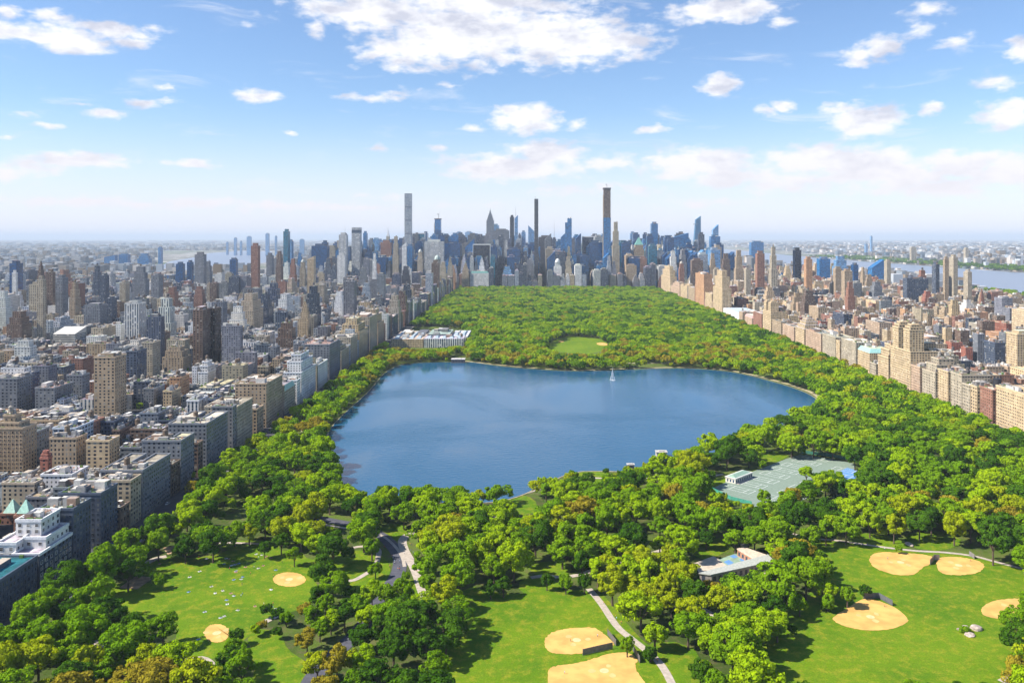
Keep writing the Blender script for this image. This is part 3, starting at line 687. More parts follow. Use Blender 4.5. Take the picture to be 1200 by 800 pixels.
        W.prism(q, h * .5, h * .94, (.05, .15, .27), PLAIN, top=q2); W.poly([(q2[0][0], q2[0][1], h * .94), (q2[1][0], q2[1][1], h * .94), (q2[2][0], q2[2][1], h * .94), (q2[3][0], q2[3][1], h * .94), (q2[1][0], q2[1][1], h), (q2[2][0], q2[2][1], h)], [(0, 1, 4), (1, 2, 5, 4), (2, 3, 5), (3, 0, 4, 5)], (.1, .22, .34))
        B.prism([(x0 - dx * .12, y0 + 6), (x0 + dx * .5, y0 + 2), (x0 + dx * .5, y1 - 2)], h * .86, h * .872, (.25, .3, .35))
    elif sh == 'hall':                   # low wide hall with skylights
        tier(x0, x1, y0, y1, 0, h)
        for i in range(int(dx // 14)): B.prism([(x0 + 4 + i * 14, y0 + 5), (x0 + 13 + i * 14, y0 + 5), (x0 + 13 + i * 14, y1 - 5), (x0 + 4 + i * 14, y1 - 5)], h, h + 2.5, (.35, .42, .46), k=.5)
        clutter(x0, x1, y0, y1, h)
    for a in sp.get('antenna', []): P['spire'].cyl(x0 + dx * a[0], cy, h * .98, h + a[1], a[2], .2, 6, (.3, .3, .32))

HAND = []
def H_(x0p, x1p, ytop, Y, st, shape, label, cat='skyscraper', group=None, D=None, yb=None, name='skyscraper', front=False, **kw):
    """photo columns and top row of a building whose front stands at distance Y"""
    s = Y / FPX; wpx = (x1p - x0p) * s
    cxp = (x0p + x1p) / 2
    D = D if D is not None else min(60, max(12, wpx * .9))
    if front: xa, xb = (x0p - VPX) * s, (x1p - VPX) * s
    elif cxp < VPX:
        xa = (x0p - VPX) * s; xb = (x1p - VPX) * (Y + D) / FPX
        if xb - xa < wpx * .45:
            D = max(6, D * .5); xb = (x1p - VPX) * (Y + D) / FPX
            if xb - xa < wpx * .45: xb = xa + wpx * .6
    else:
        xb = (x1p - VPX) * s; xa = (x0p - VPX) * (Y + D) / FPX
        if xb - xa < wpx * .45:
            D = max(6, D * .5); xa = (x0p - VPX) * (Y + D) / FPX
            if xb - xa < wpx * .45: xa = xb - wpx * .6
    h = CAMH - (ytop - HZY) * s
    sp = dict(x0=xa, x1=xb, y0=Y, y1=Y + D, h=h, st=st, shape=shape, label=label, cat=cat, group=group, seed=len(HAND) + 1000, hand=True, name=name, yb=yb, p=(x0p, x1p), vary=False,
              lod=0 if Y < 1250 else 1 if Y < 2600 else 2, **kw)
    HAND.append(sp); return sp
def AV(side, pn, pf, ytop, depth, st, shape, label, y_at='near', **kw):
    """building in the wall of fronts along the park: photo columns of its near and far corner"""
    X = -284. if side == 'L' else 518.
    yn, yf = X * FPX / (pn - VPX), X * FPX / (pf - VPX)
    h = CAMH - (ytop - HZY) * (yn if y_at == 'near' else yf) / FPX
    xa, xb = (X - depth, X) if side == 'L' else (X, X + depth)
    sp = dict(x0=xa, x1=xb, y0=yn, y1=yf - (.6 if side == 'L' or yf - yn < 26 else 5.5), h=h, st=st, shape=shape, label=label, cat='apartment building', group='apartment fronts facing the park', seed=len(HAND) + 2000, hand=True,
              name='apartment_building', yb=None, p=(min(pn, pf), max(pn, pf)), vary=False, lod=0 if yn < 1250 else 1, **kw)
    HAND.append(sp); return sp

# --- the park front on the left, near to far
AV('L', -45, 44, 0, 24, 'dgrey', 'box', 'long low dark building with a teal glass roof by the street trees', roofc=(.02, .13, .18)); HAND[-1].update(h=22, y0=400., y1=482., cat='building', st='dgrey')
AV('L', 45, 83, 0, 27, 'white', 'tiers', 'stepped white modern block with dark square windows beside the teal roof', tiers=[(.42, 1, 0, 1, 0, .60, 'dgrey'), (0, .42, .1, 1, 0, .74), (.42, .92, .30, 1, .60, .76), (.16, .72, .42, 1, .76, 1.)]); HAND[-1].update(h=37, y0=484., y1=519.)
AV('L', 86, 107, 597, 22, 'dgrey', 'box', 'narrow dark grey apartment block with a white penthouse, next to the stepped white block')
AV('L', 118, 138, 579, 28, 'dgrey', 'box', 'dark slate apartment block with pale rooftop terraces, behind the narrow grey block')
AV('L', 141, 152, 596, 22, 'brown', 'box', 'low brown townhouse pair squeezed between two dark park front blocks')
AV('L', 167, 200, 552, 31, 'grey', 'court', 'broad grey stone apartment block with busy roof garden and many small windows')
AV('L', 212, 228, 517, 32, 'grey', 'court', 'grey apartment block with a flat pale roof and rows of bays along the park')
AV('L', 232, 238, 520, 30, 'brown', 'box', 'low dark brown house in the gap between two grey park front blocks')
AV('L', 242, 267, 497, 34, 'grey', 'court', 'grey brick apartment block with green plants on its roof edge')
AV('L', 278, 296, 477, 32, 'lime', 'court', 'pale grey apartment block with a penthouse and deep windowed flank')
AV('L', 301, 309, 480, 26, 'tan', 'box', 'plain tan apartment block behind the pale penthouse block')
AV('L', 312, 331, 450, 34, 'tan', 'court', 'tan brick apartment block with arcaded top floors above the trees')
AV('L', 334, 346, 452, 26, 'lime', 'mansard', 'low limestone mansion with a copper green roof by a round tree', topc=(.3, .5, .42))
AV('L', 348, 352, 446, 40, 'white', 'box', 'low long colonnaded white building below the white stepped tower')
AV('L', 353, 370, 418, 22, 'white', 'step', 'bright white stepped tower on the park front, the tallest white one there')
AV('L', 373, 384, 428, 40, 'white', 'hall', 'low white museum with a curved roof among the park front blocks')
AV('L', 386, 397, 404, 40, 'grey', 'box', 'square grey apartment block rising behind the white museum')
AV('L', 400, 409, 402, 36, 'lime', 'step', 'pale stone apartment tower with setbacks on the bend of the park front')
AV('L', 411, 419, 396, 36, 'lime', 'box', 'pale limestone apartment block with a flat top further down the park front')
AV('L', 421, 431, 375, 34, 'cream', 'step', 'cream apartment house with stepped top opposite the museum roofs')
AV('L', 433, 442, 372, 34, 'lime', 'box', 'pale boxy apartment house opposite the museum roofs')
AV('L', 443, 450, 364, 34, 'tan', 'step', 'tan apartment house with a tiered penthouse behind the boxy pale one')
# --- streets behind the left front
B_ = dict(cat='apartment building', name='apartment_building', group='apartment buildings between the avenues')
H_(-6, 43, 492, 703, 'tan', 'tiers', 'large grey tan prewar apartment house with crowded stepped top', D=40, yb=570, tiers=[(0, 1, 0, 1, 0, .86), (0, .8, .1, .9, .86, .94), (.2, .6, .2, .7, .94, 1.05)], **B_)
H_(0, 30, 588, 600, 'brick', 'pyr', 'brick school wing with pale copper green gables', D=24, yb=650, topc=(.35, .58, .50), cat='building', name='brick_building')
H_(16, 45, 588, 572, 'brick', 'pyr', 'dark brick hall with a pale green pyramid roof above the white block', D=20, yb=640, topc=(.35, .60, .50), cat='building', name='brick_building')
H_(58, 102, 514, 691, 'tan', 'box', 'brownish apartment house with a cornice beside the red tower', D=34, yb=560, **B_)
H_(47, 61, 530, 672, 'red', 'tiers', 'small red brick tower with a stepped top', D=10, yb=556, tiers=[(0, 1, 0, 1, 0, .85), (.1, .9, .1, .9, .85, .93), (.25, .75, .25, .75, .93, 1)], **B_)
H_(101, 140, 517, 690, 'cream', 'court', 'golden cream apartment house with terraces on top', D=34, yb=560, **B_)
H_(41, 86, 455, 960, 'grey', 'box', 'square grey block with a red tiled roof terrace', D=40, yb=486, roofc=(.45, .27, .2), **B_)
H_(-4, 38, 444, 960, 'grey', 'box', 'long grey apartment block with a pale flat roof', D=60, yb=490, **B_)
H_(110, 148, 419, 922, 'tan', 'box', 'tall tan residential tower with blue glass balconies at its corner', D=26, yb=497, cat='tower', name='residential_tower')
H_(226, 247, 364, 1310, 'brown', 'box', 'brown slab of the tall twin slab tower', D=34, yb=432, cat='tower', name='residential_tower')
H_(246, 259, 362, 1345, 'dkbrn', 'box', 'dark near black slab attached to the brown slab tower', D=26, yb=432, cat='tower', name='residential_tower')
H_(199, 222, 443, 1051, 'orange', 'box', 'orange brick apartment house with a dark dome room on top', D=30, yb=466, **B_)
H_(191, 212, 459, 975, 'cream', 'box', 'slim cream apartment house with tall window strips', D=26, yb=487, **B_)
H_(232, 253, 425, 1121, 'white', 'step', 'chalk white stepped apartment house above low roofs', D=30, yb=456, **B_)
H_(168, 193, 456, 985, 'grey', 'box', 'grey block with a white flank wall beside the slim cream house', D=30, yb=484, **B_)
H_(148, 172, 412, 1130, 'dgrey', 'box', 'dark boxy apartment house directly behind the tall tan tower', D=30, yb=450, **B_)
H_(78, 105, 440, 1010, 'grey', 'box', 'grey blue block with a planted roof terrace next to the tall tan tower', D=34, yb=470, **B_)
H_(166, 188, 402, 1180, 'lime', 'box', 'pale ribbed apartment tower behind the low rooftops', D=26, yb=445, **B_)
H_(190, 224, 408, 1250, 'tan', 'step', 'tan stepped apartment tower left of the brown slab tower', D=30, yb=440, **B_)
H_(302, 322, 430, 1190, 'lime', 'box', 'limestone apartment house set back from the park front', D=30, yb=455, **B_)
H_(351, 364, 353, 1600, 'cream', 'deco', 'slender cream hotel tower with a green topped crown', D=18, yb=400, cat='hotel tower', name='hotel_tower')
H_(43, 54, 328, 1500, 'lime', 'box', 'slim pale tower with balconies stacked up its side', D=20, yb=402, cat='tower', name='residential_tower')
H_(146, 171, 356, 1500, 'stripe', 'box', 'broad white striped apartment tower with rooftop boxes', D=28, yb=402, cat='tower', name='residential_tower')
H_(62, 101, 385, 1550, 'bands', 'slant', 'wide low building with sloping white banded roof', D=40, yb=408, sl=.25, dirn='y', cat='building', name='office_building')
H_(8, 37, 366, 1480, 'brown', 'step', 'brown grey apartment tower with a dark stepped top', D=30, yb=402, cat='tower', name='residential_tower')
H_(98, 126, 358, 1700, 'grey', 'box', 'broad grey apartment slab with roof huts', D=30, yb=384, cat='tower', name='residential_tower')
H_(125, 137, 350, 1750, 'dgrey', 'box', 'dark glazed tower beside the broad grey slab', D=22, yb=380, cat='tower', name='residential_tower')
H_(11, 27, 309, 2300, 'dglass', 'box', 'dark blue tower with a wider top storey', D=30, yb=343, cat='tower', name='residential_tower')
H_(14, 21, 320, 2000, 'white', 'box', 'slim white tower standing before the dark blue tower', D=14, yb=348, cat='tower', name='residential_tower')
H_(42, 54, 306, 2100, 'brown', 'deco', 'brown tower with a pointed crown', D=24, yb=330, cat='tower', name='residential_tower')
H_(54, 65, 319, 1900, 'brown', 'box', 'round shouldered brown tower beside the pale balconied tower', D=22, yb=360, cat='tower', name='residential_tower')
H_(65, 80, 326, 1850, 'grey', 'box', 'grey ribbed tower between the round shouldered brown one and a tan one', D=24, yb=352, cat='tower', name='residential_tower')
H_(81, 95, 332, 1800, 'tan', 'step', 'tan tower with a small terraced top', D=24, yb=372, cat='tower', name='residential_tower')
H_(108, 120, 312, 2300, 'dgrey', 'step', 'dark grey tower with a tapered top', D=24, yb=345, cat='tower', name='residential_tower')
H_(117, 128, 323, 2150, 'dgrey', 'box', 'dark tower just in front of the tapered one', D=20, yb=350, cat='tower', name='residential_tower')
H_(140, 152, 332, 2000, 'lime', 'box', 'pale tower among the lower roofs', D=22, yb=356, cat='tower', name='residential_tower')
H_(155, 175, 313, 2400, 'grey', 'step', 'wide grey tower with setbacks', D=26, yb=350, cat='tower', name='residential_tower')
H_(177, 191, 323, 2300, 'grey', 'box', 'bluish grey tower before the far blue towers', D=26, yb=352, cat='tower', name='residential_tower')
H_(122, 138, 299, 5200, 'glass', 'slant', 'far blue slab with a sloping top by the east river', D=40, yb=318, sl=.3, dirn='x')
H_(139, 153, 298, 5300, 'glass', 'box', 'far blue slab beside the sloping one', D=40, yb=318)
H_(161, 178, 297, 5200, 'glass', 'step', 'far broad blue block with a stepped outline', D=40, yb=319)
H_(185, 191, 290, 6400, 'glass', 'box', 'far slim dark blue tower across the east river', D=40, yb=308)
H_(206, 217, 309, 3000, 'dglass', 'box', 'near black slab, one of a pair before the river', D=20, yb=330, group='pair of dark slabs before the river')
H_(219, 227, 307, 3050, 'dglass', 'box', 'slimmer dark slab of the pair before the river', D=20, yb=330, group='pair of dark slabs before the river')
H_(228, 242, 298, 3000, 'grey', 'box', 'tall grey apartment tower right beside the river water', D=26, yb=333)
H_(240, 249, 306, 3100, 'grey', 'step', 'grey stepped tower leaning against the tall grey one', D=26, yb=333)
H_(269, 279, 304, 3300, 'dglass', 'box', 'dark blue tower flanked by two pale ones', D=26, yb=326)
H_(268, 284, 325, 2500, 'dgrey', 'box', 'dark square office tower below the river', D=30, yb=345)
H_(227, 241, 336, 2350, 'brick', 'step', 'reddish brown tower with a rounded stepped top', D=24, yb=365, cat='tower', name='residential_tower')
H_(246, 257, 332, 2400, 'brown', 'box', 'narrow brown tower beside the reddish brown one', D=22, yb=356, cat='tower', name='residential_tower')
H_(294, 305, 288, 2700, 'brick', 'box', 'tall red brown tower at the edge of the midtown group', D=22, yb=340, cat='tower', name='residential_tower')
# --- midtown skyline, left half
H_(312, 321, 299, 3000, 'grey', 'box', 'grey tower before the pale far towers', D=26, yb=325)
H_(332, 340, 271, 3300, 'teal', 'box', 'slim teal glass tower, tallest on the left of midtown', D=30, yb=317)
H_(323, 332, 294, 2700, 'brown', 'step', 'brownish tower with a small crown beside the teal tower', D=24, yb=325)
H_(338, 344, 283, 3400, 'lglass', 'box', 'pale edge tower behind the slim teal tower', D=26, yb=317)
H_(339, 348, 303, 2600, 'brick', 'step', 'short rust coloured tower before the teal one', D=22, yb=324)
H_(351, 359, 304, 2650, 'lime', 'dome', 'pale tower with a small round cap', D=20, yb=325)
H_(360, 370, 300, 2600, 'cream', 'slant', 'cream tower with a slanted top', D=24, yb=335, sl=.5)
H_(365, 386, 288, 3600, 'dglass', 'box', 'wide dark blue office slab', D=45, yb=322)
H_(377, 385, 284, 3650, 'dglass', 'box', 'raised dark top behind the wide dark blue slab', D=30, yb=300)
H_(397, 408, 275, 3500, 'stripe', 'box', 'pale grey tower with a dark belt and mast', D=34, yb=300, antenna=[(.7, 40, .8)])
H_(395, 406, 299, 2800, 'white', 'box', 'white slab standing before the pale tower with the mast', D=26, yb=326)
H_(412, 424, 266.5, 3700, 'stripe', 'bandtop', 'tall white tower with a dark band under its top', D=42, yb=304)
H_(425.5, 431, 273, 3900, 'glass', 'box', 'slim blue tower touching the white banded one', D=30, yb=303)
H_(439, 445, 281, 3900, 'lglass', 'box', 'pale blue tower between the white banded tower and the spired one', D=30, yb=305)
H_(436, 442, 297, 2900, 'white', 'step', 'slender white tower before the brown group', D=18, yb=330)
H_(446, 460, 284, 3700, 'brick', 'box', 'red brown office block below the metal spire', D=40, yb=316)
H_(452, 457.5, 265, 4300, 'lime', 'crownspire', 'art deco tower with a pointed metal spire', D=28, yb=284)
H_(460, 468, 277, 3450, 'lime', 'step', 'pale narrow tower at the foot of the tallest pencil tower', D=24, yb=330)
H_(466, 474, 281, 4100, 'dglass', 'box', 'dark tower showing left of the pencil tower', D=30, yb=300)
H_(471, 477, 284, 3400, 'white', 'slant', 'small white tower with a rounded top', D=20, yb=318, sl=.8)
H_(470.5, 481, 312, 3050, 'bronze', 'step', 'dark brown tower in front of the pencil tower', D=30, yb=335)
H_(474, 482, 226.8, 3500, 'pale', 'slim', 'very tall slender square pale grey pencil tower', D=27, yb=308, front=True)
H_(483, 499, 273, 4000, 'teal', 'frame', 'dark teal office block with a pale top edge beside the pencil tower', D=40, yb=296)
H_(489, 496, 292, 3400, 'lime', 'dome', 'small pale domed tower beside the teal block', D=20, yb=318)
H_(509, 517.5, 256, 4300, 'dglass', 'build', 'dark blue unfinished tower with steel crown', D=36, yb=276, frac=.8, st2='glass')
H_(504, 519, 277, 4200, 'glass', 'box', 'blue glass shoulders below the unfinished tower', D=36, yb=284)
H_(497, 521, 283, 3450, 'stripe', 'box', 'broad white office slab with fine vertical stripes', D=40, yb=312)
H_(507, 518, 299, 3200, 'lime', 'dome', 'stone hotel with a copper topped lantern roof', D=24, yb=320, topc=(.35, .42, .38), cat='hotel tower', name='hotel_tower')
H_(521, 540, 285, 3600, 'dglass', 'box', 'dark blue glass office slab next to the white striped slab', D=40, yb=315)
H_(524, 531, 301, 3200, 'lime', 'deco', 'stone hotel tower with a steep pointed roof', D=20, yb=325, cat='hotel tower', name='hotel_tower')
H_(541, 550, 308, 3230, 'tan', 'deco', 'tan tower with a small lit crown near the park corner', D=24, yb=330)
H_(541, 553, 286, 3900, 'grey', 'box', 'grey ribbed office tower behind the dark glass slabs', D=36, yb=306)
H_(554, 575, 286, 3400, 'black', 'frame', 'black glass office slab framed in white stone', D=34, yb=317)
H_(575, 583, 289, 3480, 'dglass', 'box', 'dark narrow slab touching the white framed black one', D=34, yb=318)
H_(551, 573, 318, 3290, 'white', 'mansard', 'white hotel with a green mansard roof facing the park corner', D=24, yb=336, topc=(.10, .33, .30), cat='hotel', name='park_hotel')
H_(570, 579, 243, 5000, 'grey', 'spire', 'grey art deco skyscraper with stepped top and long needle', D=44, yb=283, crown=.80)
H_(577, 585, 264, 5100, 'lglass', 'box', 'pale tower just behind the needle topped skyscraper', D=40, yb=275)
H_(577, 597, 270, 4300, 'grey', 'box', 'wide grey office slab right of the needle topped skyscraper', D=44, yb=300)
H_(583, 592, 302, 3500, 'dgrey', 'box', 'dark grey tower behind the park front hotels', D=30, yb=325)
H_(589, 600, 312, 3330, 'lglass', 'step', 'pale stepped glass building at the park end', D=26, yb=335)
# --- skyline, right half
H_(597.5, 602.5, 254, 4200, 'black', 'box', 'narrow black tower beside a pale glass one', D=34, yb=296)
H_(603, 607, 252, 4500, 'lglass', 'slant', 'pale glass tower with an angled crown', D=34, yb=290, antenna=[(.3, 50, .9)])
H_(594, 610, 292, 3500, 'dglass', 'box', 'dark blue block below the narrow black tower', D=40, yb=310)
H_(619, 626, 264, 4300, 'lglass', 'slant', 'pale glass tower with a sharply sloped top', D=34, yb=284, dirn='-x')
H_(611, 616, 272, 4500, 'lglass', 'box', 'slim pale far tower', D=30, yb=300)
H_(619, 630, 286, 3800, 'dglass', 'box', 'dark block at the foot of the slender brown tower', D=34, yb=304)
H_(626.2, 630.8, 233, 3380, 'bronze', 'slim', 'very slender brown tower topped by building works', D=20, yb=312, front=True)
H_(631, 647, 278, 3900, 'bronze', 'box', 'wide brown office slab', D=40, yb=310)
H_(647, 652, 280, 4400, 'dgrey', 'box', 'dark tower carrying a tall antenna mast', D=34, yb=300, antenna=[(.5, 95, 1.4)])
H_(657, 662.5, 273, 3600, 'glass', 'slant', 'lower shoulder of the curved blue glass tower', D=24, yb=318, dirn='x')
H_(662, 670, 256, 3550, 'glass', 'tiers', 'blue glass tower with a stepped curved top', D=24, yb=316, tiers=[(0, 1, 0, 1, 0, .94), (.35, 1, 0, 1, .94, 1.0)])
H_(649, 658, 303, 3330, 'white', 'dome', 'white apartment tower with a rounded cap facing the park', D=22, yb=335, topc=(.6, .6, .58))
H_(662, 670, 301, 3330, 'lime', 'step', 'pale stone tower with setbacks below the curved blue tower', D=22, yb=335)
H_(682, 697, 277, 3700, 'dgrey', 'frame', 'dark gridded office tower with a louvred top', D=34, yb=300)
H_(690, 706, 284, 3550, 'dglass', 'box', 'very dark blue glass tower left of the tallest tower', D=30, yb=320)
H_(680, 690, 300, 3500, 'dglass', 'box', 'dark block below the gridded tower', D=30, yb=322)
H_(707.2, 715.8, 220, 3420, 'glass', 'build', 'tallest tower of all, blue glass below and bare tan frame above', D=30, yb=318, frac=.70, st2='brown', front=True)
H_(717, 726, 260, 3360, 'lime', 'step', 'tall limestone apartment tower beside the tallest tower', D=26, yb=323)
H_(714, 722, 322, 3300, 'lime', 'box', 'short limestone wing at the foot of the tall limestone tower', D=20, yb=335, cat='building', name='park_building')
H_(728, 739, 285, 3700, 'dglass', 'box', 'dark glass tower behind the limestone tower', D=30, yb=315)
H_(738, 744, 273, 4600, 'lglass', 'box', 'pale blue far tower between dark ones', D=30, yb=296)
H_(742, 755, 278, 3700, 'tan', 'pyr', 'tan tower with a green pyramid roof', D=36, yb=318)
H_(733, 746, 311, 3330, 'tan', 'box', 'tan blocky building with a blue glass top near the park corner', D=24, yb=334, cat='building', name='park_building')
H_(762, 771, 262, 4200, 'glass', 'box', 'plain blue glass tower standing alone above the roofs', D=36, yb=288)
H_(759, 770, 288, 3500, 'teal', 'box', 'teal dark tower at the park corner', D=34, yb=325)
H_(777, 790, 278, 3700, 'dglass', 'box', 'left one of the dark twin office towers', D=40, yb=310, group='dark twin office towers')
H_(788, 807, 273, 3850, 'glass', 'slant', 'blue office tower with a pointed slanting top', D=40, yb=312, sl=.5, dirn='x')
H_(802, 811, 286, 3800, 'dglass', 'box', 'dark slab right of the slanting blue tower', D=30, yb=306)
H_(812, 821.5, 253, 4300, 'glass', 'deck', 'tall faceted blue tower with a deck jutting out near its top', D=36, yb=300)
H_(809, 824, 305, 3000, 'brown', 'box', 'wide brown slab below the tower with the deck', D=30, yb=322)
H_(831, 844, 277, 4000, 'glass', 'box', 'blue glass tower with a flat top', D=36, yb=304)
H_(834, 842, 263, 4400, 'lglass', 'slant', 'pale glass tower peeking over the flat blue one', D=34, yb=280)
H_(823, 828, 286, 4300, 'glass', 'box', 'short blue tower left of the flat topped one', D=30, yb=300)
H_(784, 793.5, 294, 3150, 'white', 'step', 'slim bright white tower before the dark twin towers', D=20, yb=330)
H_(795, 802, 306, 3000, 'brick', 'dome', 'rust brown tower with a rounded cap', D=20, yb=333, topc=(.4, .36, .3))
H_(831, 839, 297, 3000, 'tan', 'step', 'tan stepped tower before the flat blue one', D=22, yb=315)
H_(845, 856, 297, 3100, 'brown', 'step', 'dark brown tower with a stepped crown', D=26, yb=316)
H_(860, 871, 293, 2800, 'tan', 'step', 'grey tan tower with rounded setbacks', D=26, yb=330)
H_(872, 880, 316, 2500, 'lime', 'box', 'pale blocky tower before the grey tan one', D=22, yb=340)
H_(878, 895, 284, 5200, 'glass', 'box', 'far wide blue glass block near the river', D=50, yb=296)
H_(885, 896, 297, 2700, 'brick', 'box', 'reddish tower left of the pale stepped tower', D=24, yb=338)
H_(901, 911, 290, 2500, 'lime', 'step', 'pale tower with a stepped crown', D=26, yb=318)
H_(929, 939, 293, 3000, 'black', 'box', 'black slab tower standing clear of its neighbours', D=26, yb=328)
H_(942, 952, 304, 2500, 'orange', 'box', 'orange brown tower beside the black slab', D=22, yb=333)
H_(957, 973, 303, 3300, 'glass', 'box', 'blue glass tower pair by the river, nearer one', D=34, yb=330)
H_(975, 994, 300, 3500, 'lglass', 'step', 'lighter blue glass towers by the river', D=40, yb=322)
H_(976, 987, 315, 2500, 'tan', 'box', 'tan tower topped by a yellow storey', D=22, yb=338)
H_(986, 999, 318, 2300, 'tan', 'box', 'beige square tower beside the tan one', D=24, yb=344)
H_(990, 1002, 331, 1900, 'brick', 'step', 'tall red brown tower with a dark cap among low roofs', D=20, yb=366, cat='tower', name='residential_tower')
H_(997, 1006, 310, 3000, 'dglass', 'box', 'dark blue tower behind the beige one', D=26, yb=326)
H_(1008, 1014, 313, 2800, 'tan', 'step', 'tan stepped tower near the slanted blue building', D=22, yb=325)
H_(1017, 1036, 304, 3200, 'glass', 'slant', 'blue building with a steep slanted roof by the river', D=40, yb=322, sl=.8, dirn='x')
H_(1036, 1044, 306, 3100, 'lime', 'box', 'pale ribbed slab beside the slanted blue building', D=26, yb=326)
H_(1018, 1036, 331, 2300, 'grey', 'step', 'grey mound shaped building with terraces', D=34, yb=350, cat='building', name='terraced_building')
H_(1058, 1088, 327, 2300, 'dgrey', 'box', 'wide dark slab with a long flat roof', D=26, yb=340)
H_(1074, 1087, 317, 2450, 'brick', 'step', 'brown twin topped tower above the wide dark slab', D=24, yb=330)
H_(1063, 1071, 321, 2450, 'dgrey', 'dome', 'dark round topped tower above the wide dark slab', D=24, yb=330, topc=(.12, .12, .13))
H_(1092, 1101, 310, 2400, 'dgrey', 'box', 'dark tower standing before the river water', D=24, yb=335)
H_(1105, 1112, 304, 2350, 'tan', 'box', 'thinner tan slab of the riverside trio', D=22, yb=336)
H_(1112, 1122.5, 302, 2400, 'lime', 'box', 'tallest pale slab of the riverside trio', D=26, yb=336)
H_(1129, 1139, 319, 2300, 'lime', 'box', 'short pale slab against the river', D=24, yb=337)
H_(1147, 1154, 338, 2000, 'brick', 'deco', 'small pointed brick tower at the river edge', D=20, yb=350, cat='tower', name='residential_tower')
H_(1140, 1154, 392, 1330, 'grey', 'box', 'grey striped apartment block among red brick houses', D=30, yb=430, **B_)
H_(1153, 1178, 402, 1230, 'dgrey', 'box', 'dark windowed apartment block behind the yellow trees', D=30, yb=432, **B_)
H_(1179, 1215, 392, 1120, 'cream', 'box', 'tall cream slab tower close behind the park front', D=26, yb=440, cat='tower', name='residential_tower')
H_(1104, 1116, 385, 1500, 'cream', 'box', 'lit cream apartment slab beside a darker twin', D=26, yb=405, **B_)
H_(1117, 1136, 388, 1480, 'brown', 'box', 'brown twin of the lit cream slab', D=26, yb=405, **B_)
H_(1108, 1128, 402, 1400, 'red', 'box', 'long low red brick school', D=40, yb=415, cat='building', name='brick_building')
H_(1126, 1140, 408, 1330, 'red', 'box', 'red brick block behind the street trees', D=30, yb=425, cat='building', name='brick_building')
# --- the park front on the right, near to far
AV('R', 1206, 1164, 464, 30, 'cream', 'box', 'long cream brick apartment block with regular window rows, nearest on its front')
AV('R', 1163, 1145.5, 452, 34, 'brick', 'box', 'red brown apartment block carrying a big black tank', y_at='far')
AV('R', 1145, 1137, 454, 28, 'cream', 'box', 'narrow cream block between the brown block and its lower neighbour')
AV('R', 1136.5, 1127.5, 452, 28, 'lime', 'box', 'pale low block next to the red topped one')
AV('R', 1127, 1111.5, 440, 34, 'lime', 'court', 'limestone block with a red striped attic')
AV('R', 1111, 1096.5, 436, 30, 'cream', 'box', 'cream block with a white roof room')
AV('R', 1096, 1078.5, 422, 36, 'lime', 'step', 'pale stone block rising in jagged steps')
AV('R', 1078, 1067.5, 431, 30, 'pink', 'box', 'pinkish stone block in the gap before the twin towers')
AV('R', 1067, 1041.5, 378, 46, 'cream', 'twin', 'twin towered art deco apartment house with crowned tops', y_at='near', hb=52)
AV('R', 1041, 1027, 405, 30, 'cream', 'step', 'cream stepped block next to the twin towers')
AV('R', 1026.5, 1019.5, 427, 24, 'lime', 'box', 'short pale block before the stepped one')
AV('R', 1019, 1003.5, 409, 36, 'cream', 'mansard', 'cream block with a pale turquoise mansard roof', topc=(.30, .55, .52))
AV('R', 1003, 984.5, 402, 34, 'lime', 'court', 'wide pale block after the turquoise roof')
AV('R', 984, 979.5, 400, 30, 'cream', 'box', 'narrow cream slice between wide park front blocks')
AV('R', 979, 962.5, 396, 32, 'lime', 'box', 'plain pale stone block on the park front between tan ones')
AV('R', 962, 943, 392, 34, 'pink', 'box', 'rose coloured block on the park front')
AV('R', 942.5, 931, 372, 32, 'cream', 'deco', 'cream tower rising in art deco steps')
AV('R', 930.5, 916, 384, 34, 'pink', 'box', 'broad pinkish block past the art deco tower')
AV('R', 915.5, 904, 378, 32, 'tan', 'court', 'tan block on the far park front')
AV('R', 903.5, 893, 352, 34, 'cream', 'twin', 'far cream house with two small towers', hb=48)
AV('R', 892.5, 882, 368, 34, 'brick', 'box', 'dull brown brick block on the far park front')
AV('R', 881.5, 872, 370, 34, 'pink', 'mansard', 'block with a pale red roof beside the low white hall', topc=(.5, .3, .26))
AV('R', 866, 847, 367, 60, 'white', 'hall', 'low white museum hall on the park front'); HAND[-1].update(cat='museum', name='museum')
AV('R', 846.5, 835, 318, 24, 'cream', 'step', 'tall narrow cream tower over the low museum hall')
AV('R', 834, 826, 345, 28, 'cream', 'box', 'cream block before the orange tower')
AV('R', 825, 814.5, 322, 24, 'orange', 'box', 'flat topped orange brick tower on the park front')
AV('R', 814, 806, 338, 28, 'tan', 'box', 'tan block just past the orange tower')
AV('R', 805.5, 797, 335, 28, 'cream', 'twin', 'small twin topped cream house toward the park corner', hb=45)
AV('R', 796.5, 786, 332, 28, 'pink', 'step', 'pink tan stepped block toward the park corner')
AV('R', 785.5, 774.5, 313, 24, 'cream', 'step', 'cream stepped tower nearest the park corner')
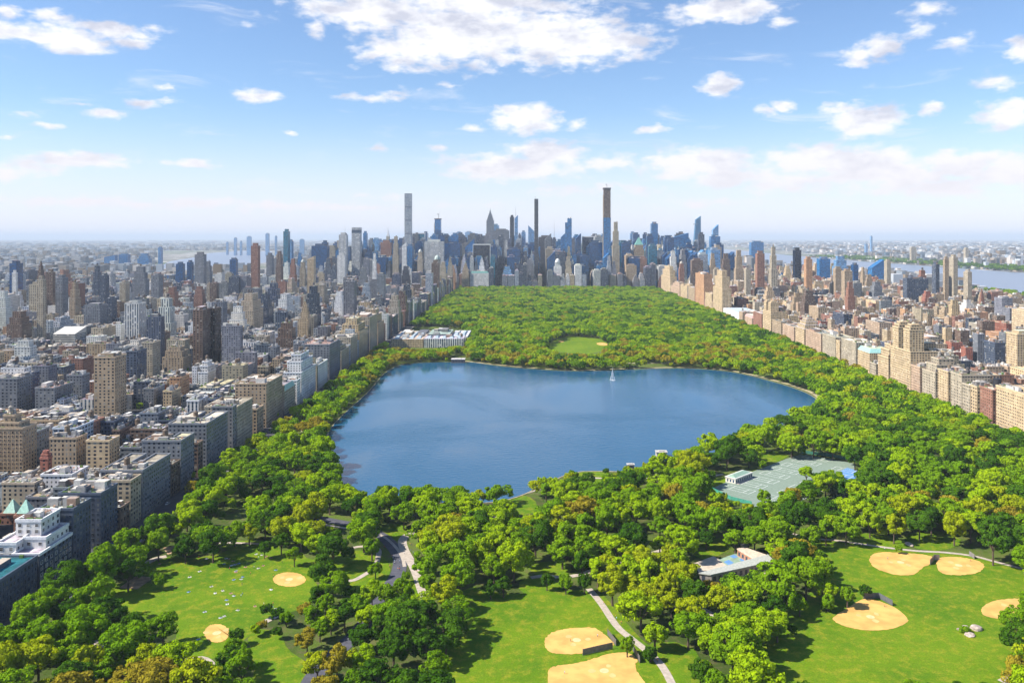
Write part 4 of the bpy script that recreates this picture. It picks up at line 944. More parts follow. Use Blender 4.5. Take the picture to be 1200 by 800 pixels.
# --- the museum inside the park
HAND.append(dict(x0=-256, x1=-196, y0=1560, y1=1700, h=16, st='cream', shape='hall', label='tan roofed wing of the park museum near the avenue', cat='museum', group='museum wings in the park', seed=5001, hand=True, name='museum_wing', yb=None, p=(455, 505), vary=False, lod=1, roofc=(.55, .42, .32)))
HAND.append(dict(x0=-194, x1=-120, y0=1560, y1=1606, h=17, st='stripe', shape='hall', label='long glass and stone museum wing facing the reservoir trees', cat='museum', group='museum wings in the park', seed=5002, hand=True, name='museum_wing', yb=None, p=(490, 545), vary=False, lod=1, roofc=(.55, .55, .54)))
HAND.append(dict(x0=-192, x1=-150, y0=1608, y1=1690, h=20, st='grey', shape='box', label='grey central block of the park museum', cat='museum', group='museum wings in the park', seed=5003, hand=True, name='museum_wing', yb=None, p=(500, 530), vary=False, lod=1, roofc=(.4, .42, .42)))
HAND.append(dict(x0=-148, x1=-116, y0=1608, y1=1716, h=15, st='white', shape='hall', label='white skylit museum wing farthest into the park', cat='museum', group='museum wings in the park', seed=5004, hand=True, name='museum_wing', yb=None, p=(525, 550), vary=False, lod=1, roofc=(.66, .66, .64)))
OPEN.append([(452, 406), (460, 396), (475, 384), (500, 382), (540, 384), (548, 395), (545, 404), (500, 409)])

# --- generic city fabric
SPECS = []
ID = [0]
def ok_against_hand(x0, x1, y0, y1):
    for s in HAND:
        if x0 < s['x1'] + 1.5 and x1 > s['x0'] - 1.5 and y0 < s['y1'] + 1.5 and y1 > s['y0'] - 1.5: return False
    return True
def limit_h(x0, x1, y0, y1, h):
    xs = [PX(x, y) for x in (x0, x1) for y in (y0, y1)]; a, b = min(xs), max(xs)
    for s in HAND:
        yb = s['yb'] and (s['yb'] if s['y0'] < 3150 else PY(s['h'], s['y0']) + (s['yb'] - PY(s['h'], s['y0'])) * (.35 + .35 * ((s['seed'] * 7) % 10) / 10))
        if s['yb'] and s['y0'] > y0 and b > s['p'][0] + 1 and a < s['p'][1] - 1:
            h = min(h, CAMH - (yb - HZY) * y0 / FPX + 2)
    return h
def add(x0, x1, y0, y1, h, st, shape='box', cat='building', depth=0):
    if x1 - x0 < 3 or y1 - y0 < 3: return
    xs = [PX(x, y) for x in (x0, x1) for y in (y0, y1)]
    if max(xs) < -140 or min(xs) > 1340 or y0 < 330: return
    if not ok_against_hand(x0, x1, y0, y1):
        if depth > 2: return
        for q in HAND:
            if x0 < q['x1'] + 1.5 and x1 > q['x0'] - 1.5 and y0 < q['y1'] + 1.5 and y1 > q['y0'] - 1.5:
                opts = [(x0, q['x0'] - 1.8, y0, y1), (q['x1'] + 1.8, x1, y0, y1), (x0, x1, y0, q['y0'] - 1.8), (x0, x1, q['y1'] + 1.8, y1)]
                o = max(opts, key=lambda o: min(o[1] - o[0], 60) * min(o[3] - o[2], 60) if o[1] - o[0] > 6 and o[3] - o[2] > 6 else -1)
                if o[1] - o[0] > 6 and o[3] - o[2] > 6: add(*o, h, st, shape, cat, depth + 1)
                return
    h = limit_h(x0, x1, y0, y1, h)
    pm = (min(xs) + max(xs)) / 2
    if y0 > 1100:
        if pm > 1035: lim = HZY + .115 * (pm - VPX) + R_.uniform(-2, 26)
        elif pm > 880: lim = 303 + R_.uniform(0, 30)
        elif pm < 175: lim = 316 + R_.uniform(0, 34)
        elif pm < 320: lim = 320 + R_.uniform(0, 26)
        elif pm < 480 and y0 < 3200: lim = 306 + R_.uniform(0, 28)
        else: lim = 270
        h = min(h, CAMH - (lim - HZY) * y0 / FPX)
    if h < 7: return
    ID[0] += 1
    SPECS.append(dict(x0=x0, x1=x1, y0=y0, y1=y1, h=h, st=st, shape=shape, seed=ID[0], lod=0 if y0 < 900 else 1 if y0 < 2300 else 2, cat=cat))
R_ = random.Random(5)
def pick(w): 
    t = R_.random() * sum(w.values()); 
    for k, v in w.items():
        t -= v
        if t <= 0: return k
    return k
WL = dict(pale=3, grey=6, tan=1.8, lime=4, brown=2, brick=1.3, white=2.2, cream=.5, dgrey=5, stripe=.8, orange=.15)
WR = dict(cream=5, tan=5, brick=3.5, red=.8, lime=4, orange=1.5, brown=3, grey=2.4, white=1.2, pink=1.4, dgrey=1)
WM = dict(glass=6, dglass=11, grey=3, lime=1.3, pale=3, tan=.5, brown=.3, stripe=1.2, lglass=1, dgrey=3, teal=1.2, brick=.5)
def hgt(zone, end, X, Y):
    if zone == 'UES':
        if end: 
            h = R_.uniform(22, 52)
            if R_.random() < (.05 if Y < 1400 else .16) + max(0, (-X - 500)) / 5000: h = R_.uniform(62, 110)
        else: h = R_.choice([14, 16, 18, 18, 20, 24, 30, 42])
        if Y > 2500: h *= 1.25
        return h
    if zone == 'UWS':
        if end:
            h = R_.uniform(24, 52)
            if R_.random() < .10: h = R_.uniform(58, 90)
        else: h = R_.choice([13, 15, 16, 18, 20, 22, 28, 40])
        if Y > 2700: h *= 1.2
        return h
    return R_.uniform(60, 140) if R_.random() < .5 else R_.uniform(140, 205)
def block(xa, xb, ya, yb, zone, wts):
    if PX(xa, ya) < -150 and PX(xb, ya) < -150 and PX(xa, yb) < -150 and PX(xb, yb) < -150: return
    if min(PX(xa, ya), PX(xa, yb)) > 1350: return
    if zone == 'MID':
        x = xa
        while x < xb - 14:
            w = min(R_.uniform(15, 30) if ya < 3300 else R_.uniform(18, 42), xb - x); st = pick(wts); h = hgt(zone, True, x, ya)
            add(x, x + w - 2, ya, yb, h, st, R_.choice(['box', 'box', 'step', 'deco', 'box']) if st not in ('glass', 'dglass', 'lglass', 'teal') else R_.choice(['box', 'box', 'slant'])); x += w
        return
    L = yb - ya; ew = R_.choice([20, 24, 28])
    for ex0, ex1 in ((xa, xa + ew), (xb - ew, xb)):          # avenue ends
        y = ya
        while y < yb - 6:
            l = min(R_.choice([15, 20, 22, 30, 30, 62]), yb - y)
            if yb - (y + l) < 9: l = yb - y
            h = hgt(zone, True, ex0, y); st = pick(wts)
            add(ex0, ex1, y, y + l - .5, h, st, 'step' if h > 50 and R_.random() < .5 else 'court' if l > 40 and R_.random() < .6 else 'box'); y += l
    for side in (0, 1):                                       # town houses and mid-block flats
        x = xa + ew + .4
        while x < xb - ew - 4:
            w = min(R_.choice([7, 12, 18, 18, 24, 30]) if ya < 2600 else R_.choice([18, 26, 34]), xb - ew - .4 - x)
            d = R_.uniform(17, 25); h = hgt(zone, False, x, ya); st = pick(wts)
            add(x, x + w - .2, ya if side == 0 else yb - d, ya + d if side == 0 else yb, h, st); x += w
TREES_CITY = []
def fill(cols, y0, y1, zone, wts):
    y = y0
    while y < y1:
        for a, b in cols:
            block(a, b, y, y + 62, zone, wts)
            if y < 2300:
                for _ in range(int((b - a) / 24)):
                    TREES_CITY.append((R_.uniform(a + 30, b - 30), y + R_.uniform(28, 34)))
                for _ in range(int((b - a) / 22)): TREES_CITY.append((R_.uniform(a, b), y - R_.choice((2.5, 15.5))))
        y += 80
LC = [(-412, -284), (-556, -432), (-722, -600), (-872, -744), (-1082, -902), (-1302, -1112), (-1542, -1332), (-1752, -1570), (-1960, -1775), (-2200, -1985), (-2450, -2230)]
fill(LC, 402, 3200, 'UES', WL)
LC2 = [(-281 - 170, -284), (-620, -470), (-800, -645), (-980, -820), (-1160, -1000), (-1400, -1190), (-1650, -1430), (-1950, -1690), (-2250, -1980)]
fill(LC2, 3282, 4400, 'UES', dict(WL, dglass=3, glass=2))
RC = [(518, 668), (690, 900), (922, 1092), (1118, 1330), (1352, 1478), (1500, 1640)]
fill(RC, 562, 3200, 'UWS', WR)
fill([(518, 668), (690, 900), (922, 1092), (1118, 1330), (1352, 1560)], 3282, 4700, 'UWS', dict(WR, dglass=2, glass=2, grey=2))
# midtown
for y in range(3286, 5400, 80):
    for a, b in ((-270, -120), (-100, 60), (80, 240), (262, 400), (418, 510)): block(a, b, y, y + 62, 'MID', WM if y > 3300 else WL)
    if y > 3400:
        for a, b in ((-620, -470), (-451, -290)): block(a, b, y, y + 62, 'MID', WM)
        block(-1000, -640, y, y + 62, 'MID', WM) if y > 3700 else None
    if y > 3300:
        for a, b in ((530, 690), (710, 860)): block(a, b, y, y + 62, 'MID', WM)
for s in SPECS:           # the row facing the park's far end is stone and evenly high
    if s['y0'] < 3300 and -280 < s['x0'] < 518 and s['h'] > 60: s['h'] = R_.uniform(42, 105); s['st'] = pick(WL)
    # keep the filler below the horizon so that the named towers make the skyline
    if s['y0'] > 3340:
        s['h'] = min(s['h'], CAMH - (R_.uniform(2, 20)) * s['y0'] / FPX)
        if s['y0'] > 3560 and -560 < s['x0'] < 800 and R_.random() < (.09 if s['x0'] < 420 else .02) and s['x1'] - s['x0'] < 40: s['h'] = CAMH + R_.uniform(-5, 5) * s['y0'] / FPX; s['st'] = R_.choice(['glass', 'dglass', 'pale', 'grey', 'dgrey'])

# ------------------------------------------------------------------ what shows: an id picture of the fabric, to choose the individual ones
def silhouette(s):
    xs = [PX(x, y) for x in (s['x0'], s['x1']) for y in (s['y0'], s['y1'])]
    return min(xs), max(xs), PY(s['h'], s['y0'] if s['h'] < CAMH else s['y0']), PY(0, s['y0'])
ALLB = [dict(s, k=i) for i, s in enumerate(HAND + SPECS)]
buf = np.full((800, 1200), -1, dtype=np.int32)
for s in sorted(ALLB, key=lambda s: -s['y0']):
    a, b, c, d = silhouette(s); a, b = int(max(0, a)), int(min(1200, b)); c2 = int(max(0, PY(s['h'], s['y1']) if s['h'] < CAMH else c)); d = int(min(800, d))
    if b > a and d > c2: buf[c2:d, a:b] = s['k']
cnt = np.bincount(buf[buf >= 0], minlength=len(ALLB))
nh = len(HAND)
order = sorted(range(nh, len(ALLB)), key=lambda i: -cnt[i])
N_IND = 300
picked = set(order[:N_IND - nh + 60])
ROWS = {}

def words(n):
    return ['nearest', 'second', 'third', 'fourth', 'fifth', 'sixth', 'seventh', 'eighth', 'ninth', 'tenth', 'eleventh', 'twelfth', 'thirteenth', 'fourteenth', 'fifteenth', 'sixteenth', 'seventeenth', 'eighteenth',
            'nineteenth', 'twentieth'][n] if n < 20 else '%dth' % (n + 1)

PARTS = ('wall', 'roof', 'bulkhead', 'water_tank', 'spire')
REAL = ('stepped white modern', 'narrow dark grey apartment', 'dark slate apartment', 'broad grey stone', 'long cream brick', 'long low dark', 'large grey tan prewar')
LM_B = [('the teal roofed building', -290, 440), ('the stepped white block', -300, 500), ('the red brick tower', -390, 680), ('the tall tan tower with blue balconies', -450, 925), ('the grey tan prewar house', -430, 710),
        ('the square grey block with red roof terrace', -550, 970), ('the twin slab tower', -500, 1320), ('the chalk white stepped house', -430, 1130), ('the slender cream hotel tower', -430, 1600),
        ('the white striped tower', -700, 1500), ('the pale balconied tower', -870, 1500), ('the brown grey stepped tower', -930, 1480), ('the broad grey slab', -860, 1700), ('the park museum', -290, 1620),
        ('the twin towered house', 560, 1150), ('the tall cream slab tower', 690, 1130), ('the black tank block', 540, 950), ('the turquoise mansard', 540, 1290), ('the long red school', 700, 1400), ('the red brown capped tower', 740, 1900),
        ('the low museum hall', 540, 2100), ('the orange brick tower', 530, 2500), ('the wide dark slab', 1060, 2300), ('the riverside trio', 1180, 2380), ('the terraced grey mound', 950, 2300), ('the pointed river edge tower', 1090, 2000)]
def near_lm(L, x, y):
    return min(L, key=lambda l: math.hypot((l[1] - x) / y, (l[2] - y) / y * .5))
def rel(l, x, y):
    dpx = PX(x, y) - PX(l[1], l[2]); dy = y - l[2]
    if abs(dpx) > 22: return 'left of' if dpx < 0 else 'right of'
    return 'behind' if dy > 0 else 'in front of'

def window_mesh(w, h, gl, fr):
    b = MB(); b.box(-w / 2, w / 2, -.06, 0, -h / 2, h / 2, gl); t = .13
    for q in ((-w / 2 - t, w / 2 + t, h / 2, h / 2 + t), (-w / 2 - t * 1.8, w / 2 + t * 1.8, -h / 2 - t * 1.6, -h / 2), (-w / 2 - t, -w / 2, -h / 2, h / 2), (w / 2, w / 2 + t, -h / 2, h / 2), (-w / 2, w / 2, -.04, .04)):
        b.box(q[0], q[1], -.16, 0, q[2], q[3], fr)
    o = b.build('window'); me = o.data; me.materials[2] = M_WINDOW; bpy.data.objects.remove(o); return me
def window_mat():
    m = bpy.data.materials.new('window_glass'); m.use_nodes = True; t = NT(m.node_tree)
    col = t.n('ShaderNodeAttribute', attribute_name='col'); oi = t.n('ShaderNodeObjectInfo')
    w = t.vec('SCALE', col.outputs['Color']); t.link(t.rng(oi.outputs['Random'], 0, 1, .7, 1.3), w.node.inputs[3])
    b = t.n('ShaderNodeBsdfPrincipled', {'Base Color': w, 'Roughness': .18, 'IOR': 1.6}); t.link(b.outputs[0], t.n('ShaderNodeOutputMaterial').inputs[0]); return m
M_WINDOW = window_mat()
def real_windows(s, e, tiers):
    wc, gc, fw, fh = PAL[s['st']]; white = s['st'] == 'white'
    w, h, bay, fl = (1.9, 1.7, 4.2, 3.6) if white else (1.5, 1.7, 3.1, 3.3)
    fr = tuple(min(.8, c * (1.25 if not white else .9)) for c in wc)
    ms = [window_mesh(w, h, g, fr) for g in ((.018, .022, .032), (.03, .04, .06), (.20, .19, .17))]
    pos = []
    for a, b, c, d, z0, z1 in tiers:
        nf = max(1, int((z1 - z0 - 1.2) // fl)); faces = [('y', c, a, b)]
        faces.append(('x+', b, c, d) if s['x0'] < 0 else ('x-', a, c, d))
        for kd, k, p, q in faces:
            nb_ = max(1, int((q - p - 1.5) // bay)); st = (q - p) / nb_
            for i in range(nb_):
                for j in range(nf):
                    z = z0 + 1.0 + (j + .5) * fl; u = p + (i + .5) * st
                    # not where a nearer tier covers the wall
                    X, Y = (u, k) if kd == 'y' else (k, u)
                    Xo, Yo = (X, Y - .5) if kd == 'y' else (X + (.5 if kd == 'x+' else -.5), Y)
                    if any(A < Xo < B_2 and C < Yo < D_2 and Z0 < z < Z1 for A, B_2, C, D_2, Z0, Z1 in tiers): continue
                    pos.append((X, Y, z, {'y': 0, 'x+': pi / 2, 'x-': -pi / 2}[kd]))
    vis = [p for p in pos if -4 < PX(p[0], p[1]) < 1204 and PY(p[2], p[1]) < 804]; vis.sort(key=lambda p: (p[1] - p[2] * .5)); oth = [p for p in pos if p not in vis]
    lx, ly, lz = e.location; rw = random.Random(s['seed'])
    for p in vis[:100]:
        o = link('window', rw.choice(ms + [ms[0]]), e, (p[0] - lx, p[1] - ly, p[2])); o.rotation_euler.z = p[3]
    b = MB()
    for X, Y, z, r in vis[100:] + oth:
        g = rw.choice([(.018, .022, .032), (.018, .022, .032), (.03, .04, .06), (.20, .19, .17)])
        if r == 0: b.box(X - w / 2, X + w / 2, Y - .06, Y, z - h / 2, z + h / 2, g); b.box(X - w / 2 - .2, X + w / 2 + .2, Y - .18, Y, z - h / 2 - .22, z - h / 2 - .002, fr); b.box(X - w / 2 - .13, X + w / 2 + .13, Y - .16, Y, z + h / 2 + .002, z + h / 2 + .14, fr)
        else:
            sg = 1 if r > 0 else -1
            b.box(X, X + sg * .06, Y - w / 2, Y + w / 2, z - h / 2, z + h / 2, g); b.box(X, X + sg * .18, Y - w / 2 - .2, Y + w / 2 + .2, z - h / 2 - .22, z - h / 2 - .002, fr); b.box(X, X + sg * .16, Y - w / 2 - .13, Y + w / 2 + .13, z + h / 2 + .002, z + h / 2 + .14, fr)
    o = b.build('further_windows', e, tuple(e.location))
    if o: o['kind'] = 'stuff'; o.data.materials[2] = M_WINDOW

mass = MB(); massP = {k: mass for k in PARTS}
labels_used = {}
todo = []
for s in ALLB:
    if s['k'] < nh: todo.append(s)
    elif s['k'] in picked and cnt[s['k']] > 12:
        cxm, cym = (s['x0'] + s['x1']) / 2, (s['y0'] + s['y1']) / 2
        l = near_lm(LM_B, cxm, cym); kindw = 'tower' if s['h'] > 62 else 'apartment house' if s['h'] > 28 else 'town house'
        s['cat'] = {'tower': 'tower', 'apartment house': 'apartment building', 'town house': 'town house'}[kindw]
        s['name'] = {'tower': 'residential_tower', 'apartment house': 'apartment_building', 'town house': 'town_house'}[kindw]
        s['group'] = {'tower': 'city towers beyond the park fronts', 'apartment house': 'apartment buildings between the avenues', 'town house': 'town houses on the side streets'}[kindw]
        key = f"{NAMES[s['st']]} {'stepped ' if s['shape'] == 'step' else ''}{kindw}" , f"{rel(l, cxm, cym)} {l[0]}"
        labels_used.setdefault(key, []).append((math.hypot(cxm - l[1], cym - l[2]), s['k'])); s['key'] = key; todo.append(s)
    else: gen_building(s, massP)
rank = {}
for key, lst in labels_used.items():
    lst.sort()
    for i, (_, k) in enumerate(lst): rank[k] = (i, len(lst))
NEARWIN = [s for s in HAND[:1] if 0]
for s in todo:
    if 'key' in s:
        i, n = rank[s['k']]
        s['label'] = f"{s['key'][0]} {s['key'][1]}" if n == 1 else (f"{words(i)} {s['key'][0]} {s['key'][1]}" if i else f"nearest {s['key'][0]} {s['key'][1]}")
    P = {k: MB() for k in PARTS}
    if s['lod'] == 0: P['lists'] = []; P['rooftop_equipment'] = MB()
    RW.clear(); s['realwin'] = s['label'].startswith(REAL)
    gen_building(s, P)
    e = empty(s['name'], ((s['x0'] + s['x1']) / 2, (s['y0'] + s['y1']) / 2, 0)); tag(e, s['label'], s['cat'], s.get('group'))
    for k in PARTS:
        if k == 'wall' or s['y0'] < 2600 or k in ('spire', 'roof') or len(P[k].b) or len(P[k].pf):
            P[k].build(k, e, tuple(e.location))
    s['root'] = e
    for k, b in P.get('lists', []): b.build(k, e, tuple(e.location))
    if 'rooftop_equipment' in P: P['rooftop_equipment'].build('rooftop_equipment', e, tuple(e.location))
    if s['realwin']: real_windows(s, e, list(RW))
mo = mass.build('city_buildings'); tag(mo, 'mass of smaller city buildings filling the blocks on both sides of the park', 'buildings', kind='stuff')

todo_root = {s['label']: s['root'] for s in todo}
# far-off city beyond the rivers and downtown
far = MB(); rf = np.random.default_rng(3)
def in_river(x, y):
    if 1790 < x < 2900 and y < 9000: return True
    if 1500 < x < 3500 + (y - 9000) * .1 and 9000 <= y < 30000: return True
    px, py = PX(x, y), PY(0, y)
    return 176 < px < 325 and 293.5 < py < 318.5
n = 0
while n < 42000:
    px = rf.uniform(-60, 1260); off = 4.5 + rf.random() ** 1.25 * 58
    y = CAMH * FPX / off; x = (px - VPX) * y / FPX
    if y > 44000: continue
    if y < 5400 and -2250 < x < 1560 and y < 4700: continue
    if y < 5300 and -1000 < x < 860: continue
    if y < 3300 and -2450 < x < 1790: continue
    if in_river(x, y): n += 1; continue
    n += 1
    if x > 2900 and x < 3300 and rf.random() < .8 and y < 9000: continue
    sc = y / 6000; w = rf.uniform(14, 45) * max(1, sc); d = rf.uniform(14, 60) * max(1, sc)
    h = rf.uniform(7, 16) if rf.random() < .86 else rf.uniform(18, 60)
    if -1500 < x < 1300 and y < 12000: h *= 1.8
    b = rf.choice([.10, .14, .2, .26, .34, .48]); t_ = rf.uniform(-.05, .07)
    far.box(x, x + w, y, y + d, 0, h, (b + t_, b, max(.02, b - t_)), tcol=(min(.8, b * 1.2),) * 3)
fo = far.build('far_city_buildings'); tag(fo, 'far-off low city reaching to the horizon beyond the rivers', 'buildings', kind='stuff')
# small far clusters of towers on the horizon
FT = [(1019.5, 1022.5, 277, 9000, 'lone slim tower far across the river'), (274, 278, 279, 9500, 'tallest of the far towers past the river bend'), (281, 284, 283, 9500, 'short far tower just right of its taller twin'), (289, 295, 277.5, 9500, 'paired far tower nearest midtown'),
      (265, 268, 284, 9800, 'leftmost of the far riverbend towers'), (311, 316, 274, 9000, 'pale far tower left of the teal tower'), (322, 325, 277, 9200, 'faint far tower behind the brown crowned one'), (351, 357, 281, 8800, 'faint far block right of the teal tower'),
      (530, 534, 275, 8000, 'faint downtown tower behind the dark glass slab'), (535, 541, 272, 8200, 'pale downtown tower, taller one'), (545, 554, 272, 8100, 'broad pale downtown tower'), (557, 567, 276, 8000, 'low pale downtown block'),
      (1066, 1074, 290, 6600, 'pale apartment block on the far shore'), (1129, 1135, 291, 6000, 'tan apartment tower on the far shore'), (1013, 1017, 286, 8500, 'low far tower beside the lone slim one')]
for a, b, yt, Y, lb in FT:
    H_(a, b, yt, Y, 'lglass' if Y > 7500 else 'lime', 'box', lb, D=30, group=None); s = HAND[-1]; s['lod'] = 2
    P = {k: MB() for k in PARTS}; gen_building(s, P); e = empty('far_tower', ((s['x0'] + s['x1']) / 2, s['y0'], 0)); tag(e, lb, 'skyscraper')
    for k in PARTS: P[k].build(k, e, tuple(e.location))

# ------------------------------------------------------------------ trees
def leaf_material(name, c1, c2):
    m = bpy.data.materials.new(name); m.use_nodes = True; t = NT(m.node_tree)
    oi = t.n('ShaderNodeObjectInfo'); g = t.n('ShaderNodeNewGeometry')
    lf = t.n('ShaderNodeAttribute', attribute_name='leaf').outputs['Fac']
    n = t.n('ShaderNodeTexNoise', {'Vector': g.outputs['Position'], 'Scale': .012, 'Detail': 3.})
    f = t.math('ADD', t.math('MULTIPLY', oi.outputs['Random'], .6), t.math('MULTIPLY', t.math('SUBTRACT', n.outputs[0], .5), 1.2))
    f = t.math('ADD', f, t.math('MULTIPLY', t.math('SUBTRACT', lf, .5), .7), clamp=True)
    c = t.mix(f, c1, c2)
    d = t.n('ShaderNodeBsdfDiffuse', {'Color': c}); tr = t.n('ShaderNodeBsdfTranslucent', {'Color': t.mix(.5, c, c2)})
    mx = t.n('ShaderNodeMixShader', {0: .28, 1: d.outputs[0], 2: tr.outputs[0]})
    t.link(mx.outputs[0], t.n('ShaderNodeOutputMaterial').inputs[0]); return m
LEAFM = [leaf_material('leaves_dark_green', (.042, .115, .006), (.10, .21, .008)), leaf_material('leaves_mid_green', (.145, .285, .005), (.225, .36, .007)),
         leaf_material('leaves_bright_green', (.26, .41, .005), (.36, .48, .007)), leaf_material('leaves_yellow_green', (.30, .365, .006), (.40, .45, .010)),
         leaf_material('leaves_olive_bronze', (.30, .25, .018), (.38, .31, .025))]
LEAFN = ['dark green', 'mid green', 'bright green', 'yellow green', 'olive bronze']
M_BARK = mat_basic('bark', (.11, .08, .06), .9, .3, 3., .1)

def crown_mesh(seed, R, H, nleaf, leaf, flat=.72, nl=22, ns=6, name='crown'):
    r = np.random.default_rng(seed); C = R * flat * 1.12; zc = H - C
    ctr = []
    for i in range(nl):
        if i == 0: p = np.array([0, 0, .1]); k = .55
        else:
            a = r.uniform(0, 2 * pi); u = r.uniform(-.60, 1.); q = sqrt(1 - u * u); rad = r.uniform(.50, .74); p = np.array([cos(a) * q * rad, sin(a) * q * rad, u * rad]); k = r.uniform(.24, .40)
        for j in range(ns):
            a2 = r.normal(size=3); a2 /= np.linalg.norm(a2); ctr.append((p + a2 * k * .62, k * r.uniform(.42, .62), p))
    w = np.array([c[1] ** 2 for c in ctr]); w /= w.sum()
    idx = r.choice(len(ctr), nleaf, p=w)
    cen = np.array([c[0] for c in ctr])[idx]; rad = np.array([c[1] for c in ctr])[idx]
    d = r.normal(size=(nleaf, 3)); d /= np.linalg.norm(d, axis=1)[:, None]
    out = cen / (np.linalg.norm(cen, axis=1)[:, None] + 1e-6); flip = (d * out).sum(1) < -.25; d[flip] *= -1
    pos = cen + d * rad[:, None] * r.uniform(.8, 1.06, (nleaf, 1))
    pos *= np.array([R, R, C]); pos[:, 2] += zc
    nrm = d + r.normal(size=(nleaf, 3)) * .36; nrm /= np.linalg.norm(nrm, axis=1)[:, None]
    t1 = np.cross(nrm, r.normal(size=(nleaf, 3))); t1 /= np.linalg.norm(t1, axis=1)[:, None]; t2 = np.cross(nrm, t1)
    s1 = leaf * r.uniform(.55, 1.25, (nleaf, 1)); s2 = leaf * r.uniform(.45, 1.0, (nleaf, 1))
    V = np.stack((pos - t1 * s1, pos - t2 * s2, pos + t1 * s1 * .9, pos + t2 * s2), 1).reshape(-1, 3)
    F = np.arange(nleaf * 4)
    me = bpy.data.meshes.new(name); me.vertices.add(len(V)); me.vertices.foreach_set('co', V.ravel())
    me.loops.add(len(F)); me.loops.foreach_set('vertex_index', F.astype(np.int32)); me.polygons.add(nleaf)
    me.polygons.foreach_set('loop_start', (np.arange(nleaf) * 4).astype(np.int32)); me.polygons.foreach_set('loop_total', np.full(nleaf, 4, np.int32)); me.update(calc_edges=True)
    a = me.attributes.new('leaf', 'FLOAT', 'FACE'); lobe_r = r.random(len(ctr)); a.data.foreach_set('value', (r.random(nleaf) * .55 + lobe_r[idx] * .45).astype(np.float32))
    me.shade_flat(); me.materials.append(LEAFM[1]); return me
def trunk_mesh(seed, R, H, name='trunk'):
    r = random.Random(seed); b = MB(); V = []; F = []
    def limb(p, q, r0, r1, n=6):
        p, q = Vector(p), Vector(q); d = (q - p).normalized(); u = d.orthogonal().normalized(); v = d.cross(u); i0 = len(V)
        for c, rr in ((p, r0), (q, r1)):
            for k in range(n): V.append(tuple(c + (u * cos(2 * pi * k / n) + v * sin(2 * pi * k / n)) * rr))
        for k in range(n): F.append((i0 + k, i0 + (k + 1) % n, i0 + n + (k + 1) % n, i0 + n + k))
    zf = H * .32; limb((0, 0, -.3), (0, 0, zf), .50, .36)
    for k in range(5):
        a = 2 * pi * k / 5 + r.uniform(-.3, .3); e = (cos(a) * R * .5, sin(a) * R * .5, H * r.uniform(.58, .78)); limb((0, 0, zf - .3), e, .26, .09, 5)
        for _ in range(2):
            m = tuple(.5 * q for q in (e[0], e[1], e[2] + zf)); limb(m, (e[0] * 1.2 + r.uniform(-2, 2), e[1] * 1.2 + r.uniform(-2, 2), e[2] + r.uniform(-1, 2)), .11, .04, 4)
    me = bpy.data.meshes.new(name); me.from_pydata(V, [], F); me.materials.append(M_BARK); return me
# type: R, H, flat
TT = [(7.6, 16.5, .74), (6.2, 15.5, .86), (9.0, 17.5, .66), (5.0, 12.0, .85), (3.4, 7.5, .95), (8.2, 18.5, .78)]
TYPEN = ['round', 'upright', 'broad spreading', 'small round', 'low bushy', 'tall full']
NEARM = [(crown_mesh(40 + i, R, H, int(3000 + R * 420), .34 + .019 * R, f), trunk_mesh(i, R, H)) for i, (R, H, f) in enumerate(TT)]
# low detail set for the mass (in a collection of its own that is not in the scene)
tcol = bpy.data.collections.new('tree_kinds'); LOD = []
for ci in range(5):
    for ti in range(4):
        R, H, f = TT[ti]
        for li, (nleaf, lf) in enumerate(((2600, .56), (700, 1.0))):
            me = crown_mesh(80 + ti, R, H, nleaf, lf, f, name='crown_%d_%d' % (ti, li)) if ci == 0 else LOD[ti * 2 + li][0].copy()
            if ci: me.materials[0] = LEAFM[ci]
            else: me.materials[0] = LEAFM[0]
            if ci == 0: LOD.append((me,))
            o = bpy.data.objects.new('kind_%02d' % (ci * 8 + ti * 2 + li), me); tcol.objects.link(o)

def inside(poly, X, Y):
    X = np.asarray(X); Y = np.asarray(Y); c = np.zeros(X.shape, bool); n = len(poly); j = n - 1
    for i in range(n):
        xi, yi = poly[i]; xj, yj = poly[j]
        if yi != yj: c ^= ((yi > Y) != (yj > Y)) & (X < (xj - xi) * (Y - yi) / (yj - yi) + xi)
        j = i
    return c
WATERV = [(472,428),(512,426.5),(535,427),(550,426),(600,432.5),(640,436),(675,437),(715,436),(750,434.5),(812,433.5),(850,436.5),(900,447.5),(926,456),(948,465),(928,467),(900,483),(875,487),(855,493),(822,499),(804,516),(795,524),(765,530),(748,545),(700,551),(672,551),(650,556),(625,558),(600,560),(575,566),(548,567),(520,567),(500,566),(485,566),(470,572),(455,567),(435,572),(412,572),(411,545),(398,516),(387,507),(402,493),(420,477),(440,457),(455,438)]
OPEN.append(WATERV)
OPEN.append([(838,556),(856,545),(866,543),(884,548),(882,553),(862,562)])   # tennis house
OPEN.append([(818,658),(838,652),(850,646),(868,647),(878,641),(900,652),(900,668),(870,672),(825,676),(812,664)])   # recreation centre
OPEN.append([(529,424),(528,416),(545,416),(545,424)]); OPEN.append([(766,533),(767,528),(782,528),(784,533)]); OPEN.append([(733,546),(734,540),(744,540),(745,546)])
OPEN.append([(447,636),(456,631),(463,634),(471,650),(472,672),(450,672),(452,655)])
OPEN.append([(470,632),(478,626),(483,630),(476,642),(490,668),(494,684),(486,682),(474,656)])
OPEN.append([(695,697),(700,697),(712,716),(724,734),(720,737),(706,716)])
OPEN.append([(388,606),(414,612),(412,619),(386,613)]); OPEN.append([(385,772),(400,760),(412,750),(414,758),(404,772),(395,782)])

